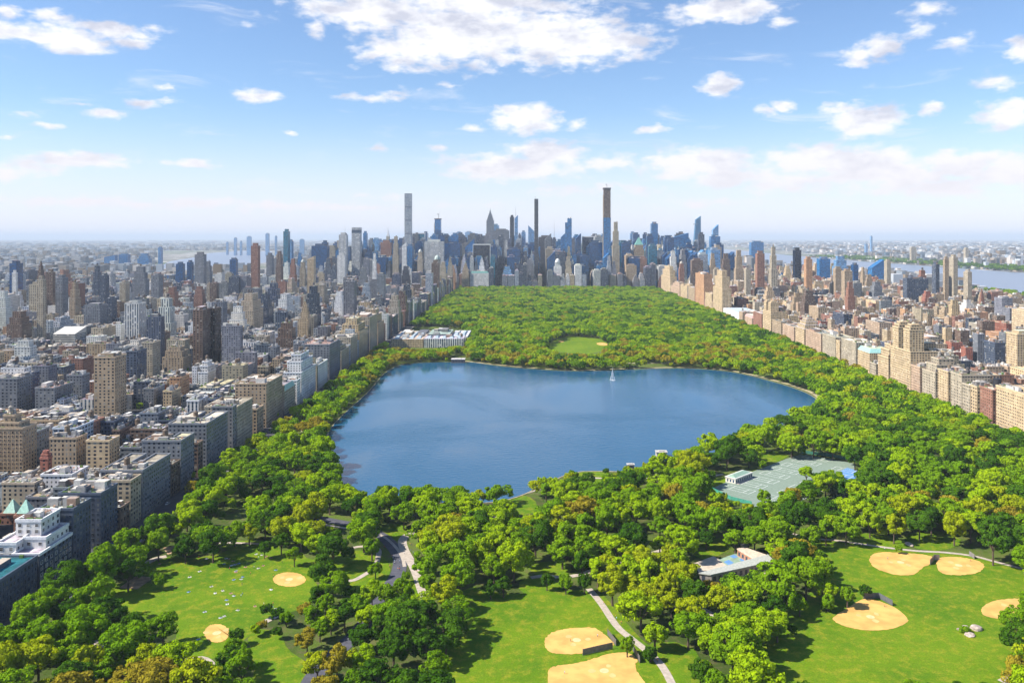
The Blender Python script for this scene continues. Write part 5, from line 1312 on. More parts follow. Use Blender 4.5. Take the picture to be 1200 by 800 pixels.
# candidates: jittered grid through the park
cand = []
rt = np.random.default_rng(21)
y = 352.
while y < 3256:
    sp_ = 6.6 if y < 900 else 7.4 if y < 1600 else 8.6
    x = -258.
    while x < 496:
        cand.append((x + rt.uniform(-.45, .45) * sp_, y + rt.uniform(-.45, .45) * sp_)); x += sp_
    y += sp_ * .92
cand = np.array(cand); n = len(cand)
# smooth noise for kinds, colours and clearings
def snoise(x, y, s, seed):
    g = np.random.default_rng(seed).random((256, 256)); u, v = x / s + 500, y / s + 500
    i, j = np.floor(u).astype(int), np.floor(v).astype(int); fu, fv = u - i, v - j; fu = fu * fu * (3 - 2 * fu); fv = fv * fv * (3 - 2 * fv)
    a = g[i % 256, j % 256]; b = g[(i + 1) % 256, j % 256]; c = g[i % 256, (j + 1) % 256]; d = g[(i + 1) % 256, (j + 1) % 256]
    return (a * (1 - fu) + b * fu) * (1 - fv) + (c * (1 - fu) + d * fu) * fv
cx_, cy_ = cand[:, 0], cand[:, 1]
typ = rt.choice(6, n, p=[.27, .18, .16, .20, .07, .12]); scl = rt.uniform(.78, 1.18, n) * np.where(cy_ < 800, rt.uniform(.95, 1.35, n), 1.)
TR = np.array([t[0] for t in TT])[typ] * scl; TH = np.array([t[1] for t in TT])[typ] * scl
scl = np.where(cy_ > 1400, scl * 1.06, scl)
keep = np.ones(n, bool)
resw = offset_poly(res, 3.5)
keep &= ~inside(resw, cx_, cy_)
def proj(x, y, z): return VPX + FPX * x / y, HZY + (CAMH - z) * FPX / y
def tree_hits(polys, x, y, R, H):
    hit = np.zeros(x.shape, bool)
    for dx, fz in ((0, .15), (0, .5), (0, .92), (-.75, .45), (.75, .45), (-.45, .72), (.45, .72), (-.5, .25), (.5, .25)):
        px, py = proj(x + dx * R, y, fz * H)
        for pl in polys: hit |= inside(pl, px, py)
    return hit
hit = tree_hits(OPEN, cx_, cy_, TR, TH)
# where a full tree does not fit try a small one
sm = hit & keep; typ2 = np.where(rt.random(n) < .5, 3, 4); R2 = np.array([t[0] for t in TT])[typ2] * .8; H2 = np.array([t[1] for t in TT])[typ2] * .8
hit2 = tree_hits(OPEN, cx_, cy_, R2, H2); use2 = sm & ~hit2 & (rt.random(n) < .55)
typ = np.where(use2, typ2, typ); scl = np.where(use2, .8, scl); TR = np.where(use2, R2, TR); TH = np.where(use2, H2, TH)
keep &= (~hit | use2)
for c, w in PATHS:      # keep trunks off the paths
    for p, q in zip(c[:-1], c[1:]):
        ax, ay = p; bx, by = q; L2 = (bx - ax) ** 2 + (by - ay) ** 2 + 1e-9
        t_ = np.clip(((cx_ - ax) * (bx - ax) + (cy_ - ay) * (by - ay)) / L2, 0, 1); dd = np.hypot(cx_ - ax - t_ * (bx - ax), cy_ - ay - t_ * (by - ay))
        keep &= dd > w / 2 + (.6 if w > 5 else 1.4)
# structures in the park
for s in HAND:
    if 'museum wings' in str(s.get('group')): keep &= ~((cx_ > s['x0'] - 6) & (cx_ < s['x1'] + 6) & (cy_ > s['y0'] - 8) & (cy_ < s['y1'] + 6))
# thin out: small clearings
clear = snoise(cx_, cy_, 26, 5) * .6 + snoise(cx_, cy_, 70, 6) * .4
keep &= ~((clear > np.where(cy_ < 1000, .70, .78)))
# greedy spacing so that big crowns do not pile up
order_ = np.argsort(-TR * rt.uniform(.8, 1.2, n)); cell = {}; alive = np.zeros(n, bool)
for i in order_:
    if not keep[i]: continue
    gx, gy = int(cx_[i] // 12), int(cy_[i] // 12); okk = True
    for a in (-1, 0, 1):
        for b in (-1, 0, 1):
            for j in cell.get((gx + a, gy + b), ()):
                if (cx_[i] - cx_[j]) ** 2 + (cy_[i] - cy_[j]) ** 2 < ((.645 if cy_[i] < 900 else .57) * (TR[i] + TR[j])) ** 2: okk = False; break
            if not okk: break
        if not okk: break
    if okk: alive[i] = True; cell.setdefault((gx, gy), []).append(i)
I = np.nonzero(alive)[0]
# hand-placed trees that show on their own: photo position of the foot, type, scale, colour
HT = [(945,566,0,1.02,2),(895,594,1,.95,1),(1014,702,3,.75,0),(993,712,3,.95,1),(970,716,4,1.3,1),(277,757,3,.8,0),(191,758,2,1.0,1),(157,750,0,.9,0),(1192,748,2,1.05,1),(1200,796,0,.85,1),(641,692,3,.9,0),(663,696,3,.9,1),(685,696,3,1.0,0),(662,690,3,.8,1),
      (408,660,3,1.0,0),(345,664,0,.8,1),(436,712,0,.9,2),(452,716,5,.8,1),(420,728,1,1,1),(432,742,0,1,2),(404,738,0,.95,0),(470,712,0,1.05,1),(388,744,0,.9,2),(446,760,0,.95,0),(425,765,5,.85,0),(375,752,1,.9,1),(365,738,0,.9,1),(428,795,0,.9,2),(372,800,0,.9,3),(395,802,0,1,4),(412,790,3,1,3),(440,622,0,.85,3),(500,700,0,.95,1),(372,715,0,.8,0),(382,724,1,.85,1),(410,706,3,.9,0),(360,765,0,.85,4),(628,583,0,.9,3),(648,577,1,.9,2),(668,571,0,.8,3),(690,572,0,.85,0),(712,572,1,.9,1),(728,574,0,.9,0),(748,576,0,.9,1),(756,562,3,1,0),(640,588,0,1,1),(560,595,0,.9,3),(538,592,0,1,1),(440,678,1,.75,1),(590,700,1,.8,0),(575,702,1,.75,0),(312,724,3,.7,0),(325,730,3,.75,0),(1053,649,4,.7,1),(762,775,4,1.2,0),(735,770,3,.8,1),(310,655,5,.7,0),(725,650,0,.9,0)]
col = snoise(cx_, cy_, 16, 8) * .45 + snoise(cx_, cy_, 60, 9) * .25 + rt.random(n) * .42
warm = snoise(cx_, cy_, 45, 12)
ci = np.where(col < .44, 0, np.where(col < .64, 1, np.where(col < .86, 2, 3)))
ci = np.where((warm > .66) & (rt.random(n) < .30), 3, ci); ci = np.where((warm > .78) & (rt.random(n) < .2), 4, ci); ci = np.where((rt.random(n) < .02), 4, ci)
# the reservoir's far rim has rusty young foliage
rimd = (cy_ > 1300) & (cy_ < 1480); ci = np.where(rimd & (rt.random(n) < .40), np.where(rt.random(n) < .55, 4, 3), ci)
trees = [(float(cx_[i]), float(cy_[i]), int(typ[i]), float(scl[i]), int(ci[i])) for i in I]
htr = []
for px, py, t_, s_, c_ in HT:
    X, Y = G(px, py); htr.append((X, Y, t_, s_, c_)); trees = [q for q in trees if math.hypot(q[0] - X, q[1] - Y) > TT[t_][0] * s_ + 3.5]
# yellow-green grove near the centre lawn, dark stand left of it
trees = [(x, y, t_, s_, (3 if random.random() < .6 else 2) if 695 < PX(x, y) < 800 and 668 < PY(0, y) < 790 else c_) for x, y, t_, s_, c_ in trees]
trees = [(x, y, t_, s_, (0 if random.random() < .6 else 1) if 425 < PX(x, y) < 560 and 730 < PY(0, y) < 880 else c_) for x, y, t_, s_, c_ in trees]
trees += htr
# visible size by an id picture
tb = np.full((400, 600), -1, dtype=np.int32); YY, XX = np.mgrid[0:400, 0:600]
def paint(k, x, y, R, H):
    px, py = proj(x, y, H * .6); rx = R * FPX / y / 2; ry = H * .42 * FPX / y / 2; px /= 2; py /= 2
    a, b, c, d = int(max(0, px - rx)), int(min(600, px + rx + 1)), int(max(0, py - ry)), int(min(400, py + ry + 1))
    if b <= a or d <= c: return
    m = ((XX[c:d, a:b] - px) / rx) ** 2 + ((YY[c:d, a:b] - py) / ry) ** 2 < 1; tb[c:d, a:b][m] = k
for k in sorted(range(len(trees)), key=lambda k: -trees[k][1]):
    x, y, t_, s_, _ = trees[k]; paint(k, x, y, TT[t_][0] * s_, TT[t_][1] * s_)
tc_ = np.bincount(tb[tb >= 0], minlength=len(trees))
ind = set(np.argsort(-tc_)[:300].tolist())

LM_T = [('the left meadow', -190, 520), ('the small oval infield', -146, 503), ('the corner clay patch', -160, 434), ('the teal roofed building', -270, 480), ('the dark slate block', -262, 575), ('the curving park drive', -85, 545), ('the car on the lower drive', -100, 407),
        ('the branching pale path', -70, 560), ('the centre lawn', 0, 440), ('the upper clay infield', 28, 425), ('the winding pale path', 50, 455), ('the recreation centre', 125, 520), ('the tan plaza', 105, 525), ('the tennis courts', 175, 730), ('the tennis house', 165, 745),
        ('the paired clay infields', 200, 530), ('the fan shaped infield', 165, 455), ('the boulder outcrop', 235, 440), ('the ball field path', 230, 555), ('the reservoir shore', -60, 660), ('the near gatehouse', 85, 790), ('the brick and cream park front', 480, 920), ('the grey stone block', -265, 640)]
lab = {}
for k in ind:
    x, y, t_, s_, c_ = trees[k]; l = near_lm(LM_T, x, y)
    size = 'large ' if TT[t_][0] * s_ > 8.2 else 'small ' if TT[t_][0] * s_ < 4.6 else ''
    tn = TYPEN[t_].replace('small ', '') if size else TYPEN[t_]
    if size and c_ in (3, 4): tn = tn.split()[0]
    key = (f"{size}{LEAFN[c_]} {tn} tree", f"{rel(l, x, y)} {l[0]}"); lab.setdefault(key, []).append((math.hypot(x - l[1], y - l[2]), k))
lname = {}
for key, lst in lab.items():
    lst.sort()
    for i, (_, k) in enumerate(lst): lname[k] = f"{key[0]} {key[1]}" if len(lst) == 1 else f"{words(i)} {key[0]} {key[1]}"
for k in sorted(ind, key=lambda k: trees[k][1]):
    x, y, t_, s_, c_ = trees[k]; cm, tm = NEARM[t_]
    e = empty('park_tree', (x, y, .1)); e.rotation_euler.z = random.uniform(0, 6.28); e.scale = (s_ * random.uniform(.9, 1.1), s_ * random.uniform(.9, 1.1), s_ * random.uniform(.82, 1.12))
    tag(e, lname[k], 'tree', 'broadleaf trees in the park')
    o = link('crown', cm, e); o.material_slots[0].link = 'OBJECT'; o.material_slots[0].material = LEAFM[c_]
    link('trunk', tm, e)
# the rest of the trees: one object
rest = [(x, y, t_, s_, c_, 0 if y < 900 else 1) for k, (x, y, t_, s_, c_) in enumerate(trees) if k not in ind and -60 < PX(x, y) < 1260]
for x, y in TREES_CITY:
    if -40 < PX(x, y) < 1240: rest.append((x, y, 3, random.uniform(.5, .85), random.choice([1, 2, 2, 3, 3]), 0 if y < 900 else 1))
for _ in range(900):      # riverside park and the far bank
    y = 1200 + random.random() ** .8 * 3600; rest.append((random.uniform(1655, 1790), y, random.choice([0, 1]), 1, random.choice([0, 1, 2]), 1))
for _ in range(1500):
    y = 2500 + random.random() * 6000; rest.append((random.uniform(2885, 3050 + y * .04), y, random.choice([0, 2]), random.uniform(1.2, 2.0), random.choice([0, 0, 1]), 1))
me = bpy.data.meshes.new('tree_points'); me.vertices.add(len(rest)); me.vertices.foreach_set('co', np.array([(q[0], q[1], .1) for q in rest]).ravel())
a = me.attributes.new('kind_index', 'INT', 'POINT'); a.data.foreach_set('value', np.array([q[4] * 8 + min(q[2] if q[2] < 4 else (3 if q[2] == 4 else 0), 3) * 2 + q[5] for q in rest], dtype=np.int32))
a = me.attributes.new('tree_scale', 'FLOAT', 'POINT'); a.data.foreach_set('value', np.array([q[3] * (.75 if q[2] == 4 else 1.1 if q[2] == 5 else 1) for q in rest], dtype=np.float32))
a = me.attributes.new('tree_turn', 'FLOAT_VECTOR', 'POINT'); a.data.foreach_set('vector', np.array([(0, 0, random.uniform(0, 6.28)) for q in rest], dtype=np.float32).ravel())
wo = link('woodland', me); tag(wo, 'mass of broadleaf trees filling the park and the streets beyond', 'trees', kind='stuff')
ng = bpy.data.node_groups.new('scatter_trees', 'GeometryNodeTree')
ng.interface.new_socket('Geometry', in_out='INPUT', socket_type='NodeSocketGeometry'); ng.interface.new_socket('Geometry', in_out='OUTPUT', socket_type='NodeSocketGeometry')
gi = ng.nodes.new('NodeGroupInput'); go = ng.nodes.new('NodeGroupOutput'); ip = ng.nodes.new('GeometryNodeInstanceOnPoints'); cinf = ng.nodes.new('GeometryNodeCollectionInfo')
cinf.inputs[0].default_value = tcol; cinf.inputs['Separate Children'].default_value = True; cinf.inputs['Reset Children'].default_value = True
def natt(nm, ty):
    nd = ng.nodes.new('GeometryNodeInputNamedAttribute'); nd.data_type = ty; nd.inputs[0].default_value = nm; return nd.outputs[0]
ng.links.new(gi.outputs[0], ip.inputs['Points']); ng.links.new(cinf.outputs[0], ip.inputs['Instance']); ip.inputs['Pick Instance'].default_value = True
ng.links.new(natt('kind_index', 'INT'), ip.inputs['Instance Index']); ng.links.new(natt('tree_scale', 'FLOAT'), ip.inputs['Scale']); ng.links.new(natt('tree_turn', 'FLOAT_VECTOR'), ip.inputs['Rotation'])
ng.links.new(ip.outputs[0], go.inputs[0])
md = wo.modifiers.new('scatter', 'NODES'); md.node_group = ng
print('TREES', len(trees), 'rest', len(rest), 'BUILD', len(ALLB))

# ------------------------------------------------------------------ small buildings and things of the park
def placed(parts, name, loc, label, cat, group=None, rz=0.):
    """parts: dict name -> MB built round the origin"""
    e = empty(name, loc); e.rotation_euler.z = rz; tag(e, label, cat, group)
    for k, b in parts.items(): b.build(k, e)
    return e
def gable_roof(b, x0, x1, y0, y1, z, h, col, ov=.6):
    cy = (y0 + y1) / 2; b.poly([(x0 - ov, y0 - ov, z), (x1 + ov, y0 - ov, z), (x1 + ov, y1 + ov, z), (x0 - ov, y1 + ov, z), (x0 - ov, cy, z + h), (x1 + ov, cy, z + h)], [(0, 1, 5, 4), (2, 3, 4, 5), (0, 4, 3), (1, 2, 5), (3, 2, 1, 0)], col, PLAIN)
def hip_roof(b, x0, x1, y0, y1, z, h, col, ov=.6, rz=.3):
    cy = (y0 + y1) / 2; i = (x1 - x0) * rz
    b.poly([(x0 - ov, y0 - ov, z), (x1 + ov, y0 - ov, z), (x1 + ov, y1 + ov, z), (x0 - ov, y1 + ov, z), (x0 + i, cy, z + h), (x1 - i, cy, z + h)], [(0, 1, 5, 4), (2, 3, 4, 5), (3, 0, 4), (1, 2, 5), (3, 2, 1, 0)], col, PLAIN)
# tennis house
ang = atan2(ex.y, ex.x)
X, Y = G(866, 562)
w, r, wi, po = MB(), MB(), MB(), MB()
w.box(-17, 17, -6, 6, 0, 4.6, (.62, .58, .52)); r.box(-17.6, 17.6, -6.6, 6.6, 4.6, 5.2, (.62, .6, .56)); hip_roof(r, -15.5, 15.5, -5, 5, 5.2, 1.7, (.24, .36, .28), .2, .12)
for i in range(9): wi.box(-15.6 + i * 3.7, -13.6 + i * 3.7, -6.1, -6.003, 1, 3.6, (.04, .07, .13))
for j in range(3): wi.box(-17.1, -17.003, -4.4 + j * 3.4, -2.6 + j * 3.4, 1, 3.6, (.04, .07, .13))
po.box(-16, 16, -9.5, -6.2, .1, .5, (.4, .36, .32))
placed(dict(wall=w, roof=r, window=wi, porch=po), 'tennis_house', (X, Y, .15), 'low stone pavilion with pale green roof beside the tennis courts', 'pavilion', rz=ang).scale = (.8, .8, .9)
# near gatehouse and boat shed at the reservoir, far pump house
def gate(px, py, sx, sy, h, wallc, roofc, label, name='gatehouse', flat=True):
    X, Y = G(px, py); w, r, d = MB(), MB(), MB()
    w.box(-sx / 2, sx / 2, -sy / 2, sy / 2, 0, h, wallc)
    if flat: r.box(-sx / 2 - .5, sx / 2 + .5, -sy / 2 - .5, sy / 2 + .5, h, h + .7, roofc); r.box(-sx / 4, sx / 4, -sy / 4, sy / 4, h + .7, h + 1.4, roofc)
    else: hip_roof(r, -sx / 2, sx / 2, -sy / 2, sy / 2, h, 2.2, roofc)
    for i in range(4): d.box(-sx * .4 + i * sx * .22, -sx * .4 + i * sx * .22 + sx * .1, -sy / 2 - .1, -sy / 2 - .004, h * .3, h * .75, (.04, .05, .07))
    placed(dict(wall=w, roof=r, window=d), name, (X, Y, .2), label, 'gatehouse', 'reservoir gatehouses')
gate(775, 535, 10, 7, 4.5, (.50, .44, .36), (.46, .43, .38), 'white stone gatehouse on the near shore of the reservoir')
gate(739, 549, 6, 4, 3.5, (.3, .22, .18), (.48, .45, .42), 'small brown shed with a pale flat roof on the near shore')
gate(537, 425, 22, 12, 6, (.12, .10, .10), (.62, .58, .55), 'dark stone pump house with pale roof on the far shore')
# recreation centre: L-shaped wing, tan hall, pool terrace
sheet('plaza', [G(*p) for p in ((812,661),(836,652),(852,660),(868,670),(842,676),(822,676))], .52, M_PLAZA)
sheet('terrace', [G(*p) for p in ((866,674),(896,662),(915,672),(905,686),(880,690))], .53, M_PARKING)
sheet('play_court', [G(*p) for p in ((842,656),(862,649),(878,657),(858,668))], .56, mat_basic('court_teal', (.24, .33, .24), .7, .2, .25))
for p4 in (((848,659),(854,656.5),(860,660),(854,663)), ((855,652.5),(860,650.5),(865,653),(860,655)), ((866,656),(870,654.5),(875,657.5),(870,659.5))):
    sheet('play_court', [G(*p) for p in p4], .60, M_COURTB)
def quad_building(name, quad, h, wallc, roofc, label, cat, over=.6, extra=None, win=True):
    q = [Vector((*G(*p), 0)) for p in quad]
    c = sum(q, Vector()) / 4; loc = [(v.x - c.x, v.y - c.y) for v in q]
    A = sum(a[0] * b[1] - b[0] * a[1] for a, b in zip(loc, loc[1:] + loc[:1]))
    if A < 0: loc = loc[::-1]
    w, r, wi = MB(), MB(), MB(); w.prism(loc, 0, h, wallc); r.prism([(a * 1.03, b * 1.03) for a, b in loc], h, h + .6, roofc)
    for i in range(4):
        a, b = Vector((*loc[i], 0)), Vector((*loc[(i + 1) % 4], 0)); L = (b - a).length; d = (b - a) / L; nn = Vector((d.y, -d.x, 0))
        for k in range(int(L // 4)):
            p = a + d * (1.2 + k * 4); p2 = p + d * 2; o_ = nn * .06
            wi.poly([tuple(p + o_ + Vector((0, 0, 1.2))), tuple(p2 + o_ + Vector((0, 0, 1.2))), tuple(p2 + o_ + Vector((0, 0, h - 1))), tuple(p + o_ + Vector((0, 0, h - 1)))], [(0, 1, 2, 3)], (.04, .05, .07))
    if extra: extra(r, loc, h)
    return placed(dict(wall=w, roof=r, window=wi), name, (c.x, c.y, .2), label, cat)
quad_building('recreation_centre', ((820,682),(834,684),(906,668),(899,660)), 5, (.30, .27, .24), (.40, .41, .36), 'long low building with a greenish grey flat roof in the trees', 'building')
quad_building('recreation_hall', ((864,652),(872,650),(900,660),(888,667)), 4.5, (.40, .20, .12), (.62, .50, .38), 'low hall with a tan roof and reddish flank beside the play courts', 'building')
quad_building('park_shelter', ((868,646),(874,644),(878,646.5),(872,648.5)), 4, (.35, .25, .18), (.55, .45, .38), 'little shelter with a pale cap behind the tan roofed hall', 'shelter')
# court nets, fences, backstops
def mesh_fence(pts, h, name, label, cat, colr, group=None, post=6.):
    q = [Vector((*G(*p), 0)) for p in pts]; c = q[0]; f, ps = MB(), MB()
    for a, b in zip(q[:-1], q[1:]):
        d = (b - a); L = d.length; d /= L; nn = Vector((-d.y, d.x, 0)) * .06
        A_, B__ = a - c, b - c
        f.prism([tuple((A_ - nn)[:2]), tuple((B__ - nn)[:2]), tuple((B__ + nn)[:2]), tuple((A_ + nn)[:2])], .1, h, colr)
        k = 0
        while k * post < L:
            p = A_ + d * k * post; ps.box(p.x - .12, p.x + .12, p.y - .12, p.y + .12, 0, h + .15, (.15, .16, .16)); k += 1
    return placed(dict(panel=f, post=ps), name, (c.x, c.y, .2), label, cat, group)
mesh_fence(((832,574),(857,586),(881,592)), 3, 'court_fence', 'green windscreen fence on the near side of the tennis courts', 'fence', (.05, .28, .20))
mesh_fence(((938,531),(965,534),(1004,541)), 3, 'court_fence', 'dark green windscreen fence on the far side of the tennis courts', 'fence', (.04, .18, .13))
mesh_fence(((712,744),(722,757)), 3.2, 'backstop', 'dark backstop fence at the corner of the upper clay infield', 'backstop', (.10, .10, .10), 'ball field backstops')
mesh_fence(((683,768),(700,764),(718,760)), 3.2, 'backstop', 'long grey backstop between the two centre infields', 'backstop', (.16, .15, .14), 'ball field backstops')
mesh_fence(((742,763),(750,777)), 3.2, 'backstop', 'short backstop beside the largest clay infield', 'backstop', (.10, .10, .10), 'ball field backstops')
mesh_fence(((1090,662),(1095,656),(1101,656)), 3.4, 'backstop', 'grey backstop between the paired infields', 'backstop', (.20, .18, .18), 'ball field backstops')
mesh_fence(((1012,701.5),(1030,701),(1046,710)), 3.2, 'backstop', 'dark backstop along the fan shaped infield', 'backstop', (.10, .11, .12), 'ball field backstops')
mesh_fence(((1136,651),(1142,655)), 3.0, 'backstop', 'small backstop by the path at the smaller paired infield', 'backstop', (.2, .18, .18), 'ball field backstops')
# stone wall along the avenue side of the park
wb = MB(); wb.box(-261.6, -261.0, 340, 3250, 0, 1.3, (.22, .21, .20)); tag(wb.build('park_wall'), 'long grey stone park wall under the trees on the shaded avenue', 'wall')
wb = MB(); wb.box(499.0, 499.6, 340, 3250, 0, 1.3, (.24, .22, .20)); tag(wb.build('park_wall'), 'long grey stone park wall under the trees before the sunlit fronts', 'wall')

# boulders
def boulder(px, py, s, seed, label):
    X, Y = G(px, py); r = np.random.default_rng(seed)
    import bmesh
    bm = bmesh.new(); bmesh.ops.create_icosphere(bm, subdivisions=3, radius=1)
    dirs = r.normal(size=(9, 3)); dirs /= np.linalg.norm(dirs, axis=1)[:, None]
    for v in bm.verts:
        p = np.array(v.co)
        for d in dirs: 
            e = p @ d
            if e > .72: p = p - d * (e - .72) * .9
        p *= 1 + r.uniform(-.03, .03); v.co = (p[0] * s[0], p[1] * s[1], max(-.2, p[2] * s[2] + s[2] * .3))
    me = bpy.data.meshes.new('boulder'); bm.to_mesh(me); bm.free(); me.materials.append(M_ROCK)
    o = link('boulder', me, None, (X, Y, .15)); tag(o, label, 'boulder', 'rock outcrop on the ball field lawn')
M_ROCK = mat_basic('outcrop_rock', (.40, .33, .28), .9, .3, .8, .1, .4)
boulder(1143, 737, (3.6, 3.0, 2.0), 1, 'largest pinkish grey boulder of the outcrop on the big lawn')
boulder(1136, 744, (2.6, 3.2, 1.2), 2, 'flat boulder slab at the near edge of the outcrop')
boulder(1124, 738, (1.4, 1.2, .8), 3, 'small boulder at the far end of the outcrop beside the bush')
boulder(1131, 735, (1.8, 1.4, .9), 4, 'middle boulder of the outcrop partly under the bush')
boulder(1065, 638, (2.6, 4.6, .9), 5, 'reddish rock slab in the grass behind the paired infields')
# bush by the outcrop
X, Y = G(1132, 741); bu = crown_mesh(99, 3.6, 3.4, 700, .42, .6, name='bush'); bu.materials[0] = LEAFM[1]; tag(link('bush', bu, None, (X, Y, -.3)), 'low green bush growing over the rock outcrop', 'bush')

# fountain in the reservoir
X, Y = G(718, 446)
def water_spray():
    m = bpy.data.materials.new('spray'); m.use_nodes = True; t = NT(m.node_tree)
    b = t.n('ShaderNodeBsdfPrincipled', {'Base Color': (.92, .94, .97, 1), 'Roughness': .5, 'Alpha': .62}); t.link(b.outputs[0], t.n('ShaderNodeOutputMaterial').inputs[0]); return m
M_SPRAY = water_spray()
fe = empty('fountain', (X, Y, .6)); tag(fe, 'white water jets of the fountain rising from the reservoir', 'fountain')
def jet(h, dx, name, n=10, w=1.1):
    V, F = [], []; K = 12
    for i in range(n + 1):
        t = i / n; x = dx * t; z = h * (1 - (1 - t) ** 2) if dx == 0 else h * (4 * t * (1 - t)) ** .8; rr = w * (.35 + .65 * t)
        for k in range(K): a = 2 * pi * k / K; q = 1 + .25 * sin(i * 2.3 + k * 1.7); V.append((x + cos(a) * rr * q, sin(a) * rr * q, z))
    for i in range(n):
        for k in range(K): F.append((i * K + k, i * K + (k + 1) % K, (i + 1) * K + (k + 1) % K, (i + 1) * K + k))
    me = bpy.data.meshes.new(name); me.from_pydata(V, [], F); me.materials.append(M_SPRAY); return link(name, me, fe)
def cone_jet(x0, x1, h, w0, w1, name):
    V, F = [], []; K, n = 10, 8
    for i in range(n + 1):
        t = i / n; x = x0 + (x1 - x0) * t; z = h * t; rr = w0 + (w1 - w0) * t
        for k in range(K): a = 2 * pi * k / K; q = 1 + .3 * sin(i * 2.3 + k * 1.7); V.append((x + cos(a) * rr * q, sin(a) * rr * q, z))
    for i in range(n):
        for k in range(K): F.append((i * K + k, i * K + (k + 1) % K, (i + 1) * K + (k + 1) % K, (i + 1) * K + k))
    F.append(tuple(n * K + k for k in range(K)))
    me = bpy.data.meshes.new(name); me.from_pydata(V, [], F); me.materials.append(M_SPRAY); return link(name, me, fe)
cone_jet(0, 0, 18, .35, .18, 'jet'); cone_jet(-3.6, -.2, 15, .42, .2, 'jet'); cone_jet(3.4, .5, 12, .3, .15, 'jet'); cone_jet(-1.8, .1, 13, .3, .2, 'jet'); cone_jet(1.8, .2, 14, .25, .15, 'jet')
cone_jet(0, 0, .25, 2.6, 1.8, 'foam')

# cars
M_TYRE = mat_basic('tyre', (.02, .02, .02), .8, .1); M_GLASS = mat_basic('car_glass', (.02, .03, .04), .1, .05)
def paint_mat(n, c): return mat_basic(n, c, .25, .02, 1., .6)
def car_meshes():
    prof = [(-2.25, .35), (-2.3, .75), (-2.1, .95), (-1.3, 1.0), (.95, 1.0), (2.0, .85), (2.25, .65), (2.25, .35)]
    V, F = [], []; n = len(prof)
    for y in (-.88, .88):
        for x, z in prof: V.append((x, y * (1 if z < .9 else .93), z))
    F.append(tuple(range(n))[::1]); F.append(tuple(range(2 * n - 1, n - 1, -1)))
    for i in range(n): F.append((i, n + i, n + (i + 1) % n, (i + 1) % n))
    b = bpy.data.meshes.new('car_body'); b.from_pydata(V, [], F)
    c = [(-1.75, 1.0), (-1.2, 1.42), (.35, 1.45), (1.1, 1.0)]; V, F = [], []
    for y in (-1, 1):
        for x, z in c: V.append((x, y * (.80 if z < 1.1 else .64), z))
    F = [(0, 1, 2, 3), (7, 6, 5, 4), (0, 4, 5, 1), (2, 6, 7, 3)]; g = bpy.data.meshes.new('car_glass'); g.from_pydata(V, [], F); g.materials.append(M_GLASS)
    r = bpy.data.meshes.new('car_roof'); r.from_pydata([(-1.2, -.64, 1.43), (.35, -.64, 1.46), (.35, .64, 1.46), (-1.2, .64, 1.43), (-1.15, -.6, 1.5), (.3, -.6, 1.52), (.3, .6, 1.52), (-1.15, .6, 1.5)], [], [(4, 5, 6, 7), (0, 1, 5, 4), (1, 2, 6, 5), (2, 3, 7, 6), (3, 0, 4, 7)])
    V, F = [], []; K = 12
    for y in (-.11, .11):
        for k in range(K): V.append((cos(2 * pi * k / K) * .33, y, sin(2 * pi * k / K) * .33))
    F = [tuple(range(K)), tuple(range(2 * K - 1, K - 1, -1))] + [(k, K + k, K + (k + 1) % K, (k + 1) % K) for k in range(K)]
    w = bpy.data.meshes.new('wheel'); w.from_pydata(V, [], F); w.materials.append(M_TYRE)
    b.materials.append(M_GLASS); r.materials.append(M_GLASS); return b, g, r, w
CB, CG, CR, CW = car_meshes()
PAINT = {'white': paint_mat('paint_white', (.8, .8, .8)), 'black': paint_mat('paint_black', (.02, .02, .02)), 'silver': paint_mat('paint_silver', (.45, .46, .48)), 'yellow': paint_mat('paint_yellow', (.75, .48, .03)), 'red': paint_mat('paint_red', (.4, .03, .02)), 'blue': paint_mat('paint_blue', (.04, .09, .3))}
def car(x, y, rz, c, label, group=None, s=1.1, z=.3):
    e = empty('car', (x, y, z)); e.rotation_euler.z = rz; e.scale = (s, s, s); tag(e, label, 'car', group)
    for nm, me in (('body', CB), ('roof', CR)):
        o = link(nm, me, e); o.material_slots[0].link = 'OBJECT'; o.material_slots[0].material = PAINT[c]
    link('windscreen', CG, e)
    for dx in (-1.4, 1.4):
        for dy in (-.82, .82): link('wheel', CW, e, (dx, dy, .33))
X, Y = G(378, 776); car(X, Y, radians(38), 'white', 'white car driving on the lower stretch of the park drive')
rc = random.Random(9)
CARP = [('white', 'white'), ('black', 'black'), ('yellow', 'yellow'), ('silver', 'silver'), ('blue', 'blue'), ('red', 'red')]
for i in range(16):
    y = 400 + i * 22; c = CARP[rc.choice([0, 0, 1, 1, 2, 3, 3, 4, 5])][0]
    car(-279.0 if i % 2 else -268.5, y + rc.uniform(-6, 6), pi / 2, c, f"{c} car parked at the kerb of the shaded avenue, {words(i)} from the near end", 'cars along the shaded avenue', z=.1)
for i, (px, py) in enumerate(((0, 737), (5, 738), (12, 736), (17, 735.5))):
    X, Y = G(px, py); car(X, Y, pi / 2, ('white', 'silver', 'white', 'black')[i], ('white', 'silver', 'smaller white', 'black')[i] + ' car glimpsed between trees by the lower left corner', 'cars glimpsed between the trees', z=.25)

